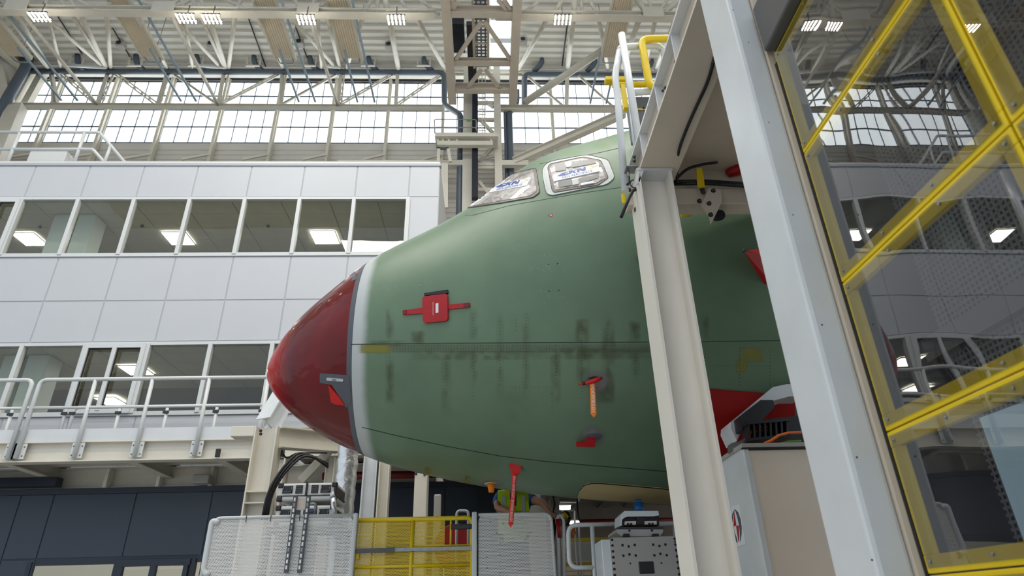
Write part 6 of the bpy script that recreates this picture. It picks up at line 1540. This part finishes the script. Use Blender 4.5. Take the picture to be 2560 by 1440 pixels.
for dy in (-0.13, 0.13): q = MB(); q.bar((hc.x, 8.9+dy, wpz), (hc.x, 8.9+dy, hc.z), 0.06, 0.02); q.build('stand_leg', 'dark_metal', rh)
wr_ = thing('upright_board', 'pale upright board in the dark behind the yellow gate', 'board', G(1095, 1290, 9.8))
a, c = G(1083, 1300, 9.8), G(1103, 1235, 9.8); q = MB(); q.cbox((a.x, 9.8, 0), (c.x, 9.85, c.z), 0.02); q.build('sheet', 'machine_grey', wr_)

# ================================================================== WORKER
def skinned(name, verts, edges, radii, root, m, parent, sub=2):
    o0 = org(parent); me = bpy.data.meshes.new(name); me.from_pydata([Vector(v)-o0 for v in verts], edges, [])
    o = link(bpy.data.objects.new(name, me)); o.parent = parent
    md = o.modifiers.new('skin', 'SKIN'); md.use_smooth_shade = True
    sv_ = me.skin_vertices[0].data
    for i, r in enumerate(radii):
        sv_[i].radius = (r, r) if not isinstance(r, tuple) else r; sv_[i].use_root = (i == root)
    s = o.modifiers.new('smooth', 'SUBSURF'); s.levels = sub; s.render_levels = sub
    me.materials.append(MATS[m]); ORG[o.name] = o0
    return o
YPn = 8.0
sl_, sr_ = at(1246, 1243, Y=YPn), at(1318, 1246, Y=YPn)      # shoulders as seen left / right
cx = (sl_.x+sr_.x)/2; zs = (sl_.z+sr_.z)/2
el = at(1243, 1270, Y=YPn-0.2); wl = at(1284, 1284, Y=YPn-0.42)
hr_ = at(1393, 1293, Y=7.43); er = sr_.lerp(hr_, 0.48)+Vector((0.02, 0.0, 0.05))
wr2 = hr_+Vector((-0.06, 0.06, 0.05))
pr = thing('person', 'worker in blue shirt and yellow vest leaning over the white guard under the belly', 'person', (cx, YPn, wpz))
nk = Vector((cx, YPn-0.06, zs+0.06)); hd0 = nk+Vector((0, -0.05, 0.05)); hd1 = nk+Vector((0, -0.12, 0.10)); hd2 = nk+Vector((0, -0.17, 0.12))
pel = Vector((cx, YPn+0.02, wpz+0.92)); wst = Vector((cx, YPn+0.03, wpz+1.08)); ch = Vector((cx, YPn-0.0, zs-0.14))
hipL, hipR = pel+Vector((-0.09, 0, -0.06)), pel+Vector((0.09, 0, -0.06))
kL, kR = hipL+Vector((-0.02, -0.03, -0.42)), hipR+Vector((0.03, -0.03, -0.42)); aL, aR = kL+Vector((0, 0.05, -0.40)), kR+Vector((0, 0.05, -0.40))
tL, tR = aL+Vector((-0.02, -0.17, -0.03)), aR+Vector((0.02, -0.17, -0.03))
verts = [pel, wst, ch, nk, hd0, hd1, hd2, sl_, el, wl, sr_, er, wr2, hipL, kL, aL, tL, hipR, kR, aR, tR]
edges = [(0, 1), (1, 2), (2, 3), (3, 4), (4, 5), (5, 6), (2, 7), (7, 8), (8, 9), (2, 10), (10, 11), (11, 12), (0, 13), (13, 14), (14, 15), (15, 16), (0, 17), (17, 18), (18, 19), (19, 20)]
rad = [.13, .125, .145, .058, .07, .088, .07, .062, .042, .03, .062, .042, .03, .085, .058, .042, .035, .085, .058, .042, .035]
body = skinned('body', verts, edges, rad, 0, 'skin_tone', pr)
def hand(w, d, palm_n, parent, curl=0.6):
    """palm and five bent fingers growing from the wrist w along d"""
    d = d.normalized(); n = palm_n.normalized(); s = d.cross(n).normalized(); n = s.cross(d).normalized()
    V = [w, w+d*0.045, w+d*0.085]; E = [(0, 1), (1, 2)]; R_ = [(.026, .022), (.038, .018), (.038, .016)]
    for i, (o, L) in enumerate(((-.03, .068), (-.01, .078), (.01, .073), (.03, .056))):
        b0_ = len(V); base = w+d*0.085+s*o
        V += [base, base+(d*0.5+n*0.2*curl).normalized()*L*0.45, base+(d*0.45+n*0.6*curl).normalized()*L*0.75, base+(d*0.35+n*1.1*curl).normalized()*L]
        E += [(2, b0_), (b0_, b0_+1), (b0_+1, b0_+2), (b0_+2, b0_+3)]; R_ += [.0095, .009, .0085, .007]
    b0_ = len(V); V += [w+d*0.035-s*0.035, w+d*0.06-s*0.055+n*0.02, w+d*0.085-s*0.05+n*0.04]; E += [(1, b0_), (b0_, b0_+1), (b0_+1, b0_+2)]; R_ += [.012, .010, .008]
    return skinned('hand', V, E, R_, 0, 'skin_tone', parent, 1)
hand(wr2, hr_-wr2+Vector((0.02, -0.02, -0.02)), Vector((0.3, 0.2, -0.9)), pr, 0.9)
hand(wl, wl-el, Vector((0, 0.3, -1)), pr, 0.5)
# shirt with short sleeves
s_l = sl_.lerp(el, 0.62); s_r = sr_.lerp(er, 0.55)
skinned('tshirt', [pel+Vector((0, 0, .02)), wst, ch, nk-Vector((0, 0, .045)), sl_, s_l, sr_, s_r], [(0, 1), (1, 2), (2, 3), (2, 4), (4, 5), (2, 6), (6, 7)], [(.15, .15), (.14, .14), (.155, .155), .066, .08, .066, .08, .066], 1, 'tshirt_blue', pr)
# sleeveless vest: wrap round the trunk and two straps over the shoulders
q = MB(); zl_ = [pel.z-0.06, wst.z-0.04, wst.z+0.10, ch.z-0.08, ch.z+0.02]; rx_ = [.185, .182, .182, .186, .18]; ry_ = [.175, .172, .175, .182, .178]; NV = 28
for zz_, ra_, rb_ in zip(zl_, rx_, ry_):
    for k in range(NV):
        t_ = 2*math.pi*k/NV; q.v.append(Vector((cx+ra_*math.cos(t_), YPn+0.01+rb_*math.sin(t_), zz_)))
for i in range(len(zl_)-1):
    for k in range(NV): q.f.append([i*NV+k, i*NV+(k+1) % NV, (i+1)*NV+(k+1) % NV, (i+1)*NV+k]); q.sm.append(True)
for s_ in (-1, 1):
    path = [(0.105, -.178, ch.z-.03), (0.108, -.172, ch.z+.06), (0.112, -.145, zs-.01), (0.112, -.09, zs+.075), (0.112, -.02, zs+.105), (0.112, .05, zs+.095), (0.112, .12, zs+.03), (0.11, .165, zs-.06), (0.105, .185, ch.z-.03)]
    b_0 = len(q.v)
    for j, (dx, dy, zz_) in enumerate(path):
        wd_ = 0.072 if j not in (0, 8) else 0.08
        for e in (-wd_, wd_): q.v.append(Vector((cx+s_*dx+e, YPn+dy, zz_-abs(e)*(0.25 if e*s_ > 0 else 0))))
    for j in range(len(path)-1): q.f.append([b_0+2*j, b_0+2*j+1, b_0+2*j+3, b_0+2*j+2]); q.sm.append(True)
q.build('vest', 'hivis', pr)
skinned('trousers', [pel, hipL, kL, aL, hipR, kR, aR], [(0, 1), (1, 2), (2, 3), (0, 4), (4, 5), (5, 6)], [.15, .10, .075, .06, .10, .075, .06], 0, 'trousers_navy', pr)
skinned('hair', [hd1+Vector((0, .03, .03)), hd2+Vector((0, .03, .0)), hd1+Vector((0, .06, -.02))], [(0, 1), (0, 2)], [.088, .072, .07], 0, 'hair_dark', pr)
q = MB(); e0 = hd1
for s_ in (-1, 1):
    q = MB(); q.ball(e0+Vector((0.032*s_, -0.085, 0.01)), 0.011, 8); q.build('eye', 'text_white', pr)
    q = MB(); q.ball(e0+Vector((0.09*s_, 0.0, 0.0)), 0.022, 8, (.4, .7, 1.2)); q.build('ear', 'skin_tone', pr)
q = MB(); q.tube([e0+Vector((0, -0.08, 0.0)), e0+Vector((0, -0.105, -0.03)), e0+Vector((0, -0.085, -0.045))], 0.012, 8); q.build('nose', 'skin_tone', pr)
q = MB(); q.tube([e0+Vector((-0.025, -0.082, -0.065)), e0+Vector((0, -0.088, -0.066)), e0+Vector((0.025, -0.082, -0.065))], 0.005, 6); q.build('mouth', 'red_pipe', pr)
for s_ in (-1, 1):
    q = MB(); a_ = Vector((cx+0.118*s_, YPn-0.158, zs-0.005)); c_ = Vector((cx+0.112*s_, YPn-0.186, ch.z-0.06)); q.bar(a_, c_, 0.045, 0.008, up=(0, 1, 0)); q.build('reflective_band', 'hivis_grey', pr)
    ft = (tL if s_ < 0 else tR); q = MB(); q.cbox((ft.x-0.05, ft.y-0.08, wpz), (ft.x+0.05, ft.y+0.24, wpz+0.09), 0.03); q.build('shoe', 'black_plastic', pr)
import OpenImageIO as oiio, numpy as np, sys
im=oiio.ImageBuf('/workdir/render_main.png').get_pixels(oiio.UINT8)[...,:3]
s=im.shape[1]/2560
T={'facade mid':(500,700,208,211,216),'facade right':(980,560,208,211,216),'facade top':(300,460,205,209,214),'near col':(1900,500,200,203,208),'near col low':(2050,1100,196,198,200),'slim web':(1740,900,172,164,152),'slim flange':(1660,900,205,207,208),
'green up':(1200,600,128,158,135),'green mid':(1300,760,90,118,95),'green low':(1600,1120,62,74,54),'green nose':(1000,1000,78,98,76),'radome':(780,900,112,22,24),'radome tip':(690,900,170,25,30),'deck':(640,100,158,154,142),'heater':(370,100,182,162,132),'slate':(200,1330,55,64,76),
'fascia':(300,1140,200,195,180),'soffit dock':(1650,250,150,142,132),'cladding':(600,385,165,160,150),'win dark':(680,570,105,104,92),'cabinet':(1940,1250,160,148,135),'perf':(620,1400,190,187,182)}
for k,(x,y,*t) in T.items():
    X,Y=int(x*s),int(y*s); m=im[Y-1:Y+2,X-1:X+2].reshape(-1,3).mean(0)
    print('%-14s target %s mine %s'%(k,t,m.astype(int)))
